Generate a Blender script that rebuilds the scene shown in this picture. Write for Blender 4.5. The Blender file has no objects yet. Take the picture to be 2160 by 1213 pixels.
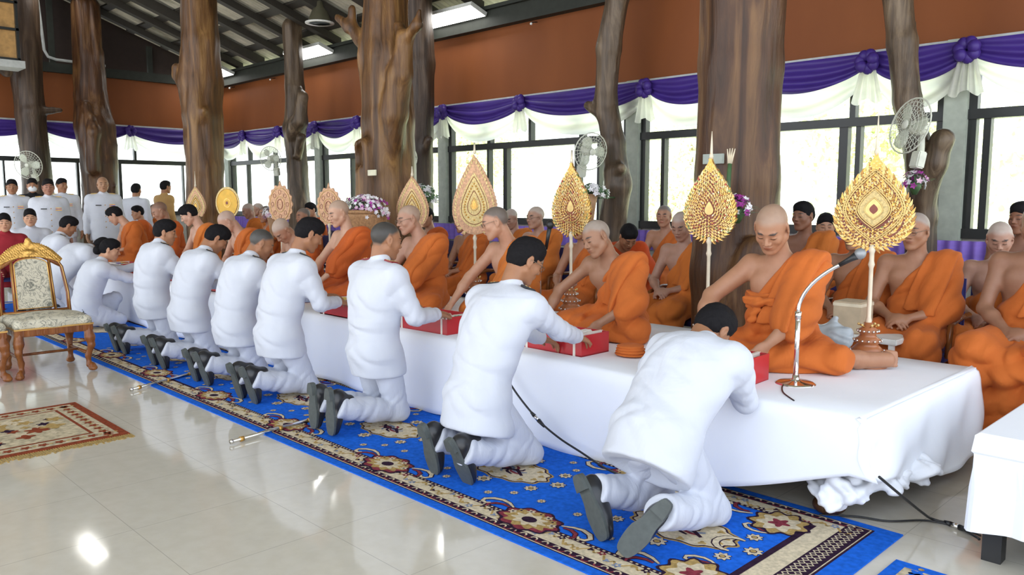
import bpy, bmesh, math, random
import numpy as np
from mathutils import Vector, Matrix

# ------------------------------------------------------------ camera
scene = bpy.context.scene
FOCAL_PX = 1700.0
PITCH = math.atan(188.0 / FOCAL_PX)
YAW = math.radians(44.5)
EYE = 1.45
cam_data = bpy.data.cameras.new('camera')
cam_data.sensor_fit = 'HORIZONTAL'
cam_data.sensor_width = 36.0
cam_data.lens = 36.0 * FOCAL_PX / 2160.0
cam_data.clip_end = 300
cam = bpy.data.objects.new('camera', cam_data)
scene.collection.objects.link(cam)
cam.location = (0, 0, EYE)
fwd = Vector((-math.cos(YAW) * math.cos(PITCH), math.sin(YAW) * math.cos(PITCH), -math.sin(PITCH)))
cam.rotation_euler = fwd.to_track_quat('-Z', 'Y').to_euler()
scene.camera = cam

# ------------------------------------------------------------ sky, lights, exposure
scene.view_settings.view_transform = 'Standard'
scene.view_settings.look = 'None'
scene.view_settings.gamma = 1.0
scene.view_settings.use_curve_mapping = False
scene.view_settings.exposure = 0.45
world = bpy.data.worlds.new('sky')
scene.world = world
world.use_nodes = True
wn = world.node_tree
wn.nodes.clear()
w_out = wn.nodes.new('ShaderNodeOutputWorld')
w_bg = wn.nodes.new('ShaderNodeBackground')
w_tc = wn.nodes.new('ShaderNodeTexCoord')
w_sep = wn.nodes.new('ShaderNodeSeparateXYZ')
w_ramp = wn.nodes.new('ShaderNodeValToRGB')
w_ramp.color_ramp.elements[0].position = 0.0
w_ramp.color_ramp.elements[0].color = (1.30, 1.34, 1.40, 1)
w_ramp.color_ramp.elements[1].position = 0.55
w_ramp.color_ramp.elements[1].color = (0.72, 0.84, 1.0, 1)
wn.links.new(w_tc.outputs['Generated'], w_sep.inputs[0])
wn.links.new(w_sep.outputs['Z'], w_ramp.inputs[0])
wn.links.new(w_ramp.outputs[0], w_bg.inputs['Color'])
w_bg.inputs['Strength'].default_value = 1.9
wn.links.new(w_bg.outputs[0], w_out.inputs[0])

sun_data = bpy.data.lights.new('sun', 'SUN')
sun_data.energy = 12.0
sun_data.angle = math.radians(2)
sun_data.color = (1.0, 0.95, 0.86)
sun = bpy.data.objects.new('sun', sun_data)
scene.collection.objects.link(sun)
sun.rotation_euler = Vector((0.15, 0.75, -1.0)).to_track_quat('-Z', 'Y').to_euler()

random.seed(7)
rng = np.random.default_rng(11)
COL = scene.collection
PI = math.pi
# ------------------------------------------------------------ materials (all procedural)
class NT:
    """small helper around a material's node tree"""
    def __init__(self, name, rough=0.5, metal=0.0, spec=0.5):
        self.m = bpy.data.materials.new(name); self.m.use_nodes = True
        self.t = self.m.node_tree; self.n = self.t.nodes
        self.b = self.n['Principled BSDF']
        self.b.inputs['Roughness'].default_value = rough
        self.b.inputs['Metallic'].default_value = metal
        self.b.inputs['Specular IOR Level'].default_value = spec
        self._tc = None
    def link(self, a, b): self.t.links.new(a, b)
    def put(self, sock, v):
        if isinstance(v, bpy.types.NodeSocket): self.link(v, sock)
        elif isinstance(v, (tuple, list)) and len(v) == 3 and sock.type == 'RGBA': sock.default_value = (*v, 1)
        else: sock.default_value = v
    def obj(self):
        if not self._tc: self._tc = self.n.new('ShaderNodeTexCoord')
        return self._tc.outputs['Object']
    def mapping(self, vec, scale=(1, 1, 1), loc=(0, 0, 0), rot=(0, 0, 0)):
        k = self.n.new('ShaderNodeMapping'); self.put(k.inputs[0], vec)
        k.inputs['Scale'].default_value = scale; k.inputs['Location'].default_value = loc; k.inputs['Rotation'].default_value = rot
        return k.outputs[0]
    def noise(self, vec, scale=5, detail=3, rough=.5, dist=0):
        k = self.n.new('ShaderNodeTexNoise'); self.put(k.inputs['Vector'], vec)
        k.inputs['Scale'].default_value = scale; k.inputs['Detail'].default_value = detail
        k.inputs['Roughness'].default_value = rough; k.inputs['Distortion'].default_value = dist
        return k.outputs['Fac']
    def voronoi(self, vec, scale=5, out='Distance', feature='F1'):
        k = self.n.new('ShaderNodeTexVoronoi'); k.feature = feature
        self.put(k.inputs['Vector'], vec); k.inputs['Scale'].default_value = scale
        return k.outputs[out]
    def wave(self, vec, scale=5, dist=0, detail=2, direction='X', kind='BANDS', prof='SIN'):
        k = self.n.new('ShaderNodeTexWave'); k.wave_type = kind; k.wave_profile = prof
        if kind == 'BANDS': k.bands_direction = direction
        self.put(k.inputs['Vector'], vec); k.inputs['Scale'].default_value = scale
        k.inputs['Distortion'].default_value = dist; k.inputs['Detail'].default_value = detail
        return k.outputs['Fac']
    def ramp(self, fac, stops, interp='LINEAR'):
        k = self.n.new('ShaderNodeValToRGB'); r = k.color_ramp; r.interpolation = interp
        while len(r.elements) < len(stops): r.elements.new(0.5)
        for e, (p, c) in zip(r.elements, stops):
            e.position = p; e.color = (*c, 1) if len(c) == 3 else c
        self.link(fac, k.inputs[0]); return k.outputs[0]
    def mix(self, fac, a, b, mode='MIX'):
        k = self.n.new('ShaderNodeMix'); k.data_type = 'RGBA'; k.blend_type = mode
        self.put(k.inputs[0], fac); self.put(k.inputs[6], a); self.put(k.inputs[7], b)
        return k.outputs[2]
    def math(self, op, a, b=0.0):
        k = self.n.new('ShaderNodeMath'); k.operation = op
        self.put(k.inputs[0], a); self.put(k.inputs[1], b); return k.outputs[0]
    def sep(self, v):
        k = self.n.new('ShaderNodeSeparateXYZ'); self.put(k.inputs[0], v); return k.outputs
    def attr(self, name):
        k = self.n.new('ShaderNodeAttribute'); k.attribute_name = name; return k.outputs['Color']
    def color(self, c): self.put(self.b.inputs['Base Color'], c)
    def bump(self, h, strength=.3, dist=.01):
        k = self.n.new('ShaderNodeBump'); k.inputs['Strength'].default_value = strength; k.inputs['Distance'].default_value = dist
        self.put(k.inputs['Height'], h); self.link(k.outputs[0], self.b.inputs['Normal'])

def plain(name, col, rough=.5, metal=0., spec=.5, var=.12, nscale=12):
    t = NT(name, rough, metal, spec)
    n = t.noise(t.obj(), nscale, 3)
    t.color(t.ramp(n, [(.3, tuple(c * (1 - var) for c in col)), (.7, tuple(min(1, c * (1 + var)) for c in col))]))
    return t.m

def cloth(name, col, var=.08, bump=.25, fold=9, weave=True, rough=.85, sheen=.03, dist=.014):
    t = NT(name, rough, 0, .25)
    o = t.obj()
    n = t.noise(o, 3.0, 3)
    t.color(t.ramp(n, [(.3, tuple(c * (1 - var) for c in col)), (.7, tuple(min(1, c * (1 + var)) for c in col))]))
    f1 = t.noise(t.mapping(o, (1, 1, .35), (0, 0, 0), (.5, .4, 0)), fold, 4, .6, 1.0)
    t.bump(f1, bump, dist)
    t.b.inputs['Sheen Weight'].default_value = sheen
    return t.m

M = {}
M['jacket'] = cloth('white_uniform_cloth', (.60, .62, .68), .02, .6, 6, sheen=.05, dist=.012)
M['trousers'] = cloth('white_trouser_cloth', (.56, .58, .65), .03, .7, 7, sheen=.05, dist=.016)
ROBES = [cloth('orange_robe_cloth', (.52, .130, .024), .14, .6, 9),
         cloth('saffron_robe_cloth', (.56, .160, .028), .14, .6, 9),
         cloth('deep_orange_robe_cloth', (.52, .105, .020), .14, .6, 9),
         cloth('brown_orange_robe_cloth', (.48, .13, .022), .14, .6, 9)]
M['redrobe'] = cloth('rust_robe_cloth', (.55, .07, .012), .14, .6, 9)
M['sheet'] = cloth('white_table_cloth', (.90, .92, .97), .02, .12, 2.5, sheen=0, dist=.03)
M['hair'] = plain('black_hair', (.010, .009, .010), .75, spec=.12, nscale=60)
t = NT('skin', .48, 0, .4)
vc = t.attr('Col'); nz = t.noise(t.obj(), 25, 4)
t.color(t.mix(.35, vc, t.ramp(nz, [(.3, (.72, .62, .58)), (.7, (1, 1, 1))]), 'MULTIPLY'))
t.b.inputs['Subsurface Weight'].default_value = .08
t.b.inputs['Subsurface Radius'].default_value = (.012, .005, .003)
t.bump(t.noise(t.obj(), 70, 3), .12, .003)
M['skin'] = t.m
M['shoe'] = plain('black_shoe_leather', (.018, .018, .02), .28, nscale=30)
M['sole'] = plain('grey_shoe_sole', (.075, .085, .08), .6, nscale=40)
M['boardblack'] = plain('black_shoulder_board', (.02, .02, .025), .5)
M['boardred'] = plain('dark_red_shoulder_board', (.22, .015, .02), .5)
M['gold'] = plain('gilded_wood', (.60, .34, .085), .36, .7, nscale=60, var=.25)
M['goldpale'] = plain('pale_gold', (.66, .47, .18), .4, .45, nscale=40)
M['glassrim'] = plain('thin_metal_rim', (.25, .2, .15), .3, .8)
M['black'] = plain('black_plastic', (.015, .015, .016), .4)
M['chrome'] = plain('chrome', (.75, .74, .72), .12, 1.0, var=.03)
# ------------------------------------------------------------ mesh helpers
def mesh_from(name, V, F, mats=None, fmat=None, smooth=True, col=None):
    me = bpy.data.meshes.new(name)
    V = np.asarray(V, dtype=np.float32)
    if isinstance(F, np.ndarray):
        nf, k = F.shape
        me.vertices.add(len(V)); me.vertices.foreach_set('co', V.ravel())
        me.loops.add(nf * k); me.loops.foreach_set('vertex_index', F.astype(np.int32).ravel())
        me.polygons.add(nf); me.polygons.foreach_set('loop_start', np.arange(0, nf * k, k, dtype=np.int32))
        me.update(calc_edges=True)
    else:
        me.from_pydata([tuple(map(float, v)) for v in V], [], [tuple(int(i) for i in f) for f in F]); me.update()
    if smooth: me.polygons.foreach_set('use_smooth', np.ones(len(me.polygons), dtype=bool))
    if mats:
        for m in (mats if isinstance(mats, (list, tuple)) else [mats]): me.materials.append(m)
    if fmat is not None: me.polygons.foreach_set('material_index', np.asarray(fmat, dtype=np.int32))
    if col is not None:
        a = me.color_attributes.new('Col', 'FLOAT_COLOR', 'POINT')
        c = np.ones((len(V), 4), dtype=np.float32); c[:, :3] = col
        a.data.foreach_set('color', c.ravel())
    me.validate(); me.update()
    return me

def link(name, me, parent=None, loc=None):
    o = bpy.data.objects.new(name, me); COL.objects.link(o)
    if parent: o.parent = parent
    if loc is not None: o.location = loc
    return o

def empty(name, loc=(0, 0, 0), rotz=0.0):
    o = bpy.data.objects.new(name, None); COL.objects.link(o)
    o.empty_display_size = .1; o.location = loc; o.rotation_euler = (0, 0, rotz)
    return o

def tag(o, label, cat, group=None, kind=None):
    o['label'] = label; o['category'] = cat
    if group: o['group'] = group
    if kind: o['kind'] = kind
    return o

class MB:
    """collects simple shapes into one mesh, with a material slot per shape"""
    def __init__(self): self.V = []; self.F = []; self.M = []; self.S = []; self.mats = []
    def _mi(self, m):
        if m not in self.mats: self.mats.append(m)
        return self.mats.index(m)
    def add(self, V, F, m, smooth=False):
        b = len(self.V); self.V += [tuple(map(float, v)) for v in V]
        mi = self._mi(m)
        for f in F: self.F.append(tuple(int(i) + b for i in f)); self.M.append(mi); self.S.append(smooth)
        return self
    def box(self, x0, x1, y0, y1, z0, z1, m, R=None, c=(0, 0, 0), bev=0):
        if bev > 0:
            bm = bmesh.new(); bmesh.ops.create_cube(bm, size=1)
            for v in bm.verts: v.co = Vector(((x0 + x1) / 2 + v.co.x * (x1 - x0), (y0 + y1) / 2 + v.co.y * (y1 - y0), (z0 + z1) / 2 + v.co.z * (z1 - z0)))
            bmesh.ops.bevel(bm, geom=bm.edges[:], offset=bev, segments=2, affect='EDGES')
            V = [v.co.copy() for v in bm.verts]; F = [[v.index for v in f.verts] for f in bm.faces]; bm.free()
        else:
            V = [Vector((x, y, z)) for x in (x0, x1) for y in (y0, y1) for z in (z0, z1)]
            F = [(0, 1, 3, 2), (4, 6, 7, 5), (0, 4, 5, 1), (2, 3, 7, 6), (0, 2, 6, 4), (1, 5, 7, 3)]
        if R is not None: V = [R @ v + Vector(c) for v in V]
        return self.add(V, F, m)
    def tube(self, pts, rad, m, n=10, caps=True):
        pts = [Vector(p) for p in pts]; k = len(pts)
        rad = [rad] * k if isinstance(rad, (int, float)) else rad
        V = []; F = []; up = None
        for i in range(k):
            d = (pts[min(i + 1, k - 1)] - pts[max(i - 1, 0)]).normalized()
            if up is None: up = Vector((0, 0, 1)) if abs(d.z) < .9 else Vector((1, 0, 0))
            a = d.cross(up).normalized(); b = a.cross(d).normalized(); up = b
            for j in range(n):
                t = 2 * PI * j / n; V.append(pts[i] + (a * math.cos(t) + b * math.sin(t)) * rad[i])
        for i in range(k - 1):
            for j in range(n):
                j2 = (j + 1) % n; F.append((i * n + j, (i + 1) * n + j, (i + 1) * n + j2, i * n + j2))
        if caps: F.append(tuple(range(n))); F.append(tuple(reversed(range((k - 1) * n, k * n))))
        return self.add(V, F, m, True)
    def lathe(self, prof, m, c=(0, 0, 0), n=28):
        V = []; F = []; k = len(prof)
        for r, z in prof:
            for j in range(n):
                t = 2 * PI * j / n; V.append((c[0] + r * math.cos(t), c[1] + r * math.sin(t), c[2] + z))
        for i in range(k - 1):
            for j in range(n):
                j2 = (j + 1) % n; F.append((i * n + j, i * n + j2, (i + 1) * n + j2, (i + 1) * n + j))
        if prof[0][0] > 1e-4: F.append(tuple(reversed(range(n))))
        if prof[-1][0] > 1e-4: F.append(tuple(range((k - 1) * n, k * n)))
        return self.add(V, F, m, True)
    def ball(self, c, r, m, n=10, k=7):
        rx, ry, rz = (r, r, r) if isinstance(r, (int, float)) else r
        V = [(c[0], c[1], c[2] - rz)]; F = []
        for i in range(1, k):
            a = -PI / 2 + PI * i / k
            for j in range(n):
                t = 2 * PI * j / n; V.append((c[0] + rx * math.cos(a) * math.cos(t), c[1] + ry * math.cos(a) * math.sin(t), c[2] + rz * math.sin(a)))
        V.append((c[0], c[1], c[2] + rz))
        for j in range(n):
            j2 = (j + 1) % n; F.append((0, 1 + j2, 1 + j)); F.append((len(V) - 1, 1 + (k - 2) * n + j, 1 + (k - 2) * n + j2))
            for i in range(k - 2):
                F.append((1 + i * n + j, 1 + i * n + j2, 1 + (i + 1) * n + j2, 1 + (i + 1) * n + j))
        return self.add(V, F, m, True)
    def prism(self, pts2, thick, m, fr=None, side=None):
        """outline pts2 in the local XZ plane, thickness along Y; fr maps a local point to space"""
        fr = fr or (lambda p: p); n = len(pts2)
        V = [fr(Vector((x, -thick / 2, z))) for x, z in pts2] + [fr(Vector((x, thick / 2, z))) for x, z in pts2]
        F = [tuple(range(n)), tuple(reversed(range(n, 2 * n)))]
        F += [(i, i + n, (i + 1) % n + n, (i + 1) % n) for i in range(n)]
        return self.add(V, F, m)
    def build(self, name, parent=None, loc=None):
        me = mesh_from(name, self.V, self.F, self.mats, self.M, smooth=False)
        if len(me.polygons) == len(self.S): me.polygons.foreach_set('use_smooth', np.array(self.S, dtype=bool))
        return link(name, me, parent, loc)

def copy_tree(o, parent=None):
    c = o.copy(); COL.objects.link(c)
    if parent: c.parent = parent
    for ch in [x for x in bpy.data.objects if x.parent == o]: copy_tree(ch, c)
    return c

# ------------------------------------------------------------ smooth solids: signed distance fields turned into one continuous mesh
BAND = .06
class Field:
    def __init__(self, lo, hi, vox):
        self.lo = np.array(lo, float); self.h = vox
        self.n = np.ceil((np.array(hi, float) - self.lo) / vox).astype(int) + 1
        self.D = np.full(tuple(self.n), BAND, dtype=np.float32)
    def copy(self):
        f = Field.__new__(Field); f.lo, f.h, f.n, f.D = self.lo, self.h, self.n, self.D.copy(); return f
    def _box(self, lo, hi):
        a = np.clip(np.floor((np.array(lo) - BAND - self.lo) / self.h).astype(int), 0, self.n - 1)
        b = np.clip(np.ceil((np.array(hi) + BAND - self.lo) / self.h).astype(int) + 1, 1, self.n)
        return a, b
    def axes(self, a=None, b=None):
        if a is None: a, b = np.zeros(3, int), self.n
        g = [(self.lo[i] + self.h * np.arange(a[i], b[i])).astype(np.float32) for i in range(3)]
        return g[0][:, None, None], g[1][None, :, None], g[2][None, None, :]
    def _put(self, a, b, d, k, op):
        if (b <= a).any(): return
        s = self.D[a[0]:b[0], a[1]:b[1], a[2]:b[2]]
        if op == 'add':
            d = np.minimum(d, BAND)
            h = np.maximum(k - np.abs(s - d), 0) / k
            self.D[a[0]:b[0], a[1]:b[1], a[2]:b[2]] = np.minimum(s, d) - h * h * k * .25
        else:
            d = -d
            h = np.maximum(k - np.abs(s - d), 0) / k
            self.D[a[0]:b[0], a[1]:b[1], a[2]:b[2]] = np.maximum(s, d) + h * h * k * .25
    def cap(self, p0, r0, p1, r1, k=.02, flat=None, op='add'):
        p0 = np.array(p0, float); p1 = np.array(p1, float); r = max(r0, r1)
        a, b = self._box(np.minimum(p0, p1) - r, np.maximum(p0, p1) + r)
        if (b <= a).any(): return self
        X, Y, Z = self.axes(a, b)
        ax = p1 - p0; L2 = max(float(ax @ ax), 1e-9)
        x = X - p0[0]; y = Y - p0[1]; z = Z - p0[2]
        t = np.clip((x * ax[0] + y * ax[1] + z * ax[2]) / L2, 0, 1)
        qx = x - t * ax[0]; qy = y - t * ax[1]; qz = z - t * ax[2]
        sc = 1.0
        if flat is not None:
            dv, s = flat; dv = np.array(dv, float); dv /= np.linalg.norm(dv)
            w = (qx * dv[0] + qy * dv[1] + qz * dv[2]) * (1 / s - 1)
            qx = qx + w * dv[0]; qy = qy + w * dv[1]; qz = qz + w * dv[2]; sc = min(1, (1 + s) / 2)
        d = (np.sqrt(qx * qx + qy * qy + qz * qz) - (r0 + t * (r1 - r0))) * sc
        self._put(a, b, d.astype(np.float32), k, op); return self
    def ell(self, c, r, R=None, k=.02, op='add'):
        c = np.array(c, float); r = np.array(r, float); R = np.eye(3) if R is None else R
        ext = np.sqrt(((R * r) ** 2).sum(1))
        a, b = self._box(c - ext, c + ext)
        if (b <= a).any(): return self
        X, Y, Z = self.axes(a, b)
        x = X - c[0]; y = Y - c[1]; z = Z - c[2]
        k0 = 0; k1 = 0
        for i in range(3):
            q = (x * R[0, i] + y * R[1, i] + z * R[2, i]) / r[i]
            k0 = k0 + q * q; k1 = k1 + (q / r[i]) ** 2
        k0 = np.sqrt(k0); k1 = np.sqrt(k1)
        d = k0 * (k0 - 1) / np.maximum(k1, 1e-6)
        self._put(a, b, d.astype(np.float32), k, op); return self
    def plane(self, p, n, k=.01, only=None):
        """keep what lies on the side the normal points away from"""
        n = np.array(n, float); n /= np.linalg.norm(n); X, Y, Z = self.axes()
        d = (X - p[0]) * n[0] + (Y - p[1]) * n[1] + (Z - p[2]) * n[2]
        s = self.D; h = np.maximum(k - np.abs(s - d), 0) / k
        self.D = (np.maximum(s, d) + h * h * k * .25).astype(np.float32); return self
    def union(self, o, k=.004):
        h = np.maximum(k - np.abs(self.D - o.D), 0) / k
        self.D = np.minimum(self.D, o.D) - h * h * k * .25; return self
    def push(self, fn):
        X, Y, Z = self.axes(); self.D = (self.D + fn(X, Y, Z)).astype(np.float32); return self
    def mesh(self):
        D = self.D.copy(); B = .5 * BAND
        for ax in range(3):
            sl = [slice(None)] * 3
            for e in (0, -1): sl[ax] = e; D[tuple(sl)] = np.maximum(D[tuple(sl)], B)
        I = D < 0
        nx, ny, nz = np.array(D.shape) - 1
        cnt = np.zeros((nx, ny, nz), np.int8)
        corners = [(i, j, k) for i in (0, 1) for j in (0, 1) for k in (0, 1)]
        for i, j, k in corners: cnt += I[i:nx + i, j:ny + j, k:nz + k]
        act = (cnt > 0) & (cnt < 8)
        ci, cj, ck = np.nonzero(act)
        v = {c: D[ci + c[0], cj + c[1], ck + c[2]] for c in corners}
        acc = np.zeros((len(ci), 3), np.float32); num = np.zeros(len(ci), np.float32)
        for c in corners:
            for ax in range(3):
                if c[ax]: continue
                d = list(c); d[ax] = 1; d = tuple(d)
                va, vb = v[c], v[d]; m = (va < 0) != (vb < 0)
                t = np.where(m, va / np.where(m, va - vb, 1), 0)
                for q in range(3): acc[:, q] += np.where(m, c[q] + (t if q == ax else 0), 0)
                num += m
        acc /= num[:, None]
        V = (np.stack([ci, cj, ck], 1) + acc) * self.h + self.lo
        ids = np.full((nx, ny, nz), -1, np.int32); ids[ci, cj, ck] = np.arange(len(ci))
        F = []
        for ax in range(3):
            s0 = [slice(1, -1)] * 3; s1 = [slice(1, -1)] * 3
            s0[ax] = slice(0, -1); s1[ax] = slice(1, None)
            A = I[tuple(s0)]; Bv = I[tuple(s1)]
            for sgn in (0, 1):
                m = (A & ~Bv) if sgn == 0 else (~A & Bv)
                p = np.stack(np.nonzero(m), 1)
                u, w = [(1, 2), (2, 0), (0, 1)][ax]
                p[:, u] += 1; p[:, w] += 1
                q = []
                for du, dw in ((-1, -1), (0, -1), (0, 0), (-1, 0)):
                    z = p.copy(); z[:, u] += du; z[:, w] += dw; q.append(ids[z[:, 0], z[:, 1], z[:, 2]])
                q = np.stack(q, 1)
                F.append(q if sgn == 0 else q[:, ::-1])
        F = np.concatenate(F); F = F[(F >= 0).all(1)]
        return V, F
def relax(V, F, it=1, lam=.5):
    for _ in range(it):
        S = np.zeros_like(V); C = np.zeros(len(V))
        for a, b in ((0, 1), (1, 2), (2, 3), (3, 0)):
            for x, y in ((a, b), (b, a)):
                for q in range(3): S[:, q] += np.bincount(F[:, x], V[F[:, y], q], len(V))
                C += np.bincount(F[:, x], minlength=len(V))
        V = V + lam * (S / np.maximum(C, 1)[:, None] - V)
    return V
def field_object(name, f, mat, parent=None, smooth=1, col=None):
    V, F = f.mesh()
    if smooth: V = relax(V, F, smooth)
    me = mesh_from(name, V, F, mat, col=(col(V) if col else None))
    return link(name, me, parent)
# ------------------------------------------------------------ people
A3 = lambda *a: np.array(a, float)
def unit(v): v = np.array(v, float); return v / max(np.linalg.norm(v), 1e-9)
def rotm(yaw=0, pitch=0, roll=0):
    y, p, r = map(math.radians, (yaw, pitch, roll))
    Rz = np.array([[math.cos(y), -math.sin(y), 0], [math.sin(y), math.cos(y), 0], [0, 0, 1]])
    Rx = np.array([[1, 0, 0], [0, math.cos(p), math.sin(p)], [0, -math.sin(p), math.cos(p)]])
    Ry = np.array([[math.cos(r), 0, math.sin(r)], [0, 1, 0], [-math.sin(r), 0, math.cos(r)]])
    return Rz @ Rx @ Ry
def frame(up, side):
    u = unit(up); s = unit(np.array(side) - u * (np.array(side) @ u)); return np.stack([s, np.cross(u, s), u], 1)

class Rig:
    """joints of one body, facing +Y, left hand towards -X"""
    def __init__(s, pelvis, neck, head, look=(0, 0, 0), back=.05, twist=0, girth=1., shoulder=.185, size=1.):
        s.P, s.N, s.H = A3(*pelvis), A3(*neck), A3(*head); s.look = look; s.g = girth; s.size = size
        s.HR = rotm(*look)
        ax = unit(s.N - s.P); tw = math.radians(twist)
        s.side = A3(math.cos(tw), math.sin(tw), 0)
        bk = unit(np.cross(s.side, ax)); s.bk = bk        # points to the back side for +X side
        if bk[1] > 0: bk = -bk
        s.C = (s.P + s.N) / 2 + bk * back * 1.6
        s.pts = [(1 - t) ** 2 * s.P + 2 * t * (1 - t) * s.C + t * t * s.N for t in (0, .3, .62, .9, 1)]
        s.tan = [unit(2 * (1 - t) * (s.C - s.P) + 2 * t * (s.N - s.C)) for t in (0, .3, .62, .9, 1)]
        s.fr = [frame(u, s.side if i > 1 else A3(1, 0, 0)) for i, u in enumerate(s.tan)]
        top = s.fr[3]
        s.shL = s.pts[3] - top[:, 0] * shoulder + top[:, 1] * .0; s.shR = s.pts[3] + top[:, 0] * shoulder
        s.arms = {}
    def arm(s, which, wrist, pole=(0, -.3, -1), fwd=None, curl=25, palm=None, reach=0.0, spread=0.):
        sh = (s.shL if which == 'L' else s.shR).copy()
        w = A3(*wrist); a, b = .285 * s.size, .25 * s.size
        d0 = unit(w - sh); sh = sh + d0 * reach
        if which == 'L': s.shL = sh
        else: s.shR = sh
        d = w - sh; L = np.linalg.norm(d)
        if L > (a + b) * .985: w = sh + unit(d) * (a + b) * .985; d = w - sh; L = np.linalg.norm(d)
        ca = (a * a + L * L - b * b) / (2 * a * L); ca = max(-1, min(1, ca))
        u = unit(d); po = np.array(pole, float); po = unit(po - u * (po @ u))
        e = sh + u * a * ca + po * a * math.sqrt(1 - ca * ca)
        hf = unit(w - e) if fwd is None else unit(fwd)
        pm = np.array(palm if palm is not None else (0, 0, -1), float); pm = unit(pm - hf * (pm @ hf))
        s.arms[which] = (sh, e, w, hf, pm, curl, spread)
        return s

def put_hand(f, side, w, hf, pm, curl, spread, z=1.0):
    ac = unit(np.cross(pm, hf))                       # across the palm
    th = ac if side == 'R' else -ac                   # thumb side
    R = np.stack([th, pm, hf], 1)
    f.ell(w + hf * .050 * z, (.042 * z, .017 * z, .056 * z), R, k=.02)
    f.ell(w + hf * .03 * z + th * .02 * z + pm * .008 * z, (.022 * z, .016 * z, .034 * z), R, k=.012)
    for i, (off, ln) in enumerate(((.030, .071), (.010, .080), (-.011, .074), (-.031, .058))):
        p = w + hf * (.092 - abs(i - 1) * .004) * z + th * off * z; d = hf + th * off * (3 + spread * 6); d = unit(d)
        cv = curl * (1 + .12 * i)
        r = .0088 * z
        for sgm, (fr, rr) in enumerate(((.45, .95), (.31, .85), (.24, .72))):
            an = math.radians(cv * (.8 if sgm == 0 else 1)); d = unit(d * math.cos(an) + pm * math.sin(an))
            q = p + d * ln * fr * z; f.cap(p, r, q, r * rr / .95, k=.004); p = q; r = r * rr / .95
    p = w + hf * .022 * z + th * .030 * z + pm * .006 * z
    d = unit(hf * .75 + th * .62 + pm * .28)
    q = p + d * .042 * z; f.cap(p, .0135 * z, q, .0108 * z, k=.01)
    d = unit(hf * .92 + th * .2 + pm * .35); r2 = q + d * .032 * z; f.cap(q, .0105 * z, r2, .0085 * z, k=.004)

def put_head(f, c, R, z=1.0, ear=1.0, jaw=1.0):
    def L(s, y, u): return c + R @ (A3(s, y, u) * z)
    E = lambda s, y, u, a, b, d, k=.012, op='add', R2=None: f.ell(L(s, y, u), (a * z, b * z, d * z), R if R2 is None else R2, k=k, op=op)
    E(0, -.014, .030, .076, .096, .086)
    E(0, .026, -.012, .064, .064, .092, .02)
    for q in (-1, 1):
        f.cap(L(q * .050 * jaw, .004, -.050), .026 * z, L(q * .018, .064, -.094), .020 * z, k=.025)
        E(q * .038, .058, -.022, .025, .026, .028, .018)
    E(0, .074, -.098, .021, .017, .018, .014)
    E(0, .070, -.056, .036, .024, .030, .014)
    f.cap(L(-.034, .079, .026), .0105 * z, L(.034, .079, .026), .0105 * z, k=.014)
    for q in (-1, 1):
        E(q * .031, .097, .006, .017, .013, .011, .008, 'sub')
        E(q * .031, .0785, .004, .0155, .0115, .0105, .003)
    f.cap(L(0, .084, .014), .0075 * z, L(0, .107, -.022), .0105 * z, k=.010)
    for q in (-1, 1): E(q * .0135, .095, -.027, .0095, .011, .008, .006)
    E(0, .0935, -.050, .024, .008, .0055, .004)
    E(0, .0915, -.061, .021, .0085, .0065, .004)
    for q in (-1, 1):
        Re = R @ rotm(q * -18, 0, 0)
        E(q * .079, -.008, -.002, .008, .019 * ear, .033 * ear, .006, R2=Re)
        E(q * .087, -.003, .002, .0055, .010 * ear, .017 * ear, .004, 'sub', R2=Re)
        E(q * .077, .002, -.030 * ear, .007, .009, .012, .006, R2=Re)

def head_local(V, c, R, z=1.0): return ((V - c) @ R) / z

def skin_color(rig, tone, scalp, brow, age=0.0, z=1.0):
    tone = np.array(tone); scalp = np.array(scalp); brow = np.array(brow)
    def fn(V):
        q = head_local(V, rig.H, rig.HR, z); s, f, u = q[:, 0], q[:, 1], q[:, 2]
        C = np.tile(tone, (len(V), 1))
        near = (q ** 2).sum(1) < .17 ** 2
        def blend(w, c):
            nonlocal C
            w = np.clip(w, 0, 1)[:, None] * near[:, None]; C = C * (1 - w) + np.array(c) * w
        lim = .058 - .035 * np.clip((-f + .05) / .05, 0, 1) - np.clip((-f - .02) / .03, 0, 1) * .075
        blend((u - lim) / .02 * .75 * (np.abs(s) < .085), scalp)
        bx = (np.abs(s) - .031) / .020; by = (u - .031 + .004 * bx ** 2) / .0052
        blend((1.35 - (bx ** 2 + by ** 2)) * 1.6 * (f > .045) * .85, brow)
        bx = (np.abs(s) - .031) / .0165; by = (u - .001) / .0030
        blend((1.4 - (bx ** 2 + by ** 2)) * 1.5 * (f > .06) * .75, (.035, .02, .015))
        bx = s / .026; by = (u + .0555) / .0115
        blend((1.2 - (bx ** 2 + by ** 2)) * .8 * (f > .07), tone * np.array([.80, .48, .46]))
        blend((1.2 - ((s / .024) ** 2 + ((u + .0555) / .0022) ** 2)) * .8 * (f > .075), tone * .3)
        return C
    return fn

TONES = {'light': (.56, .31, .19), 'mid': (.42, .21, .115), 'tan': (.35, .165, .085), 'dark': (.24, .105, .055), 'pale': (.60, .37, .25)}

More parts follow.
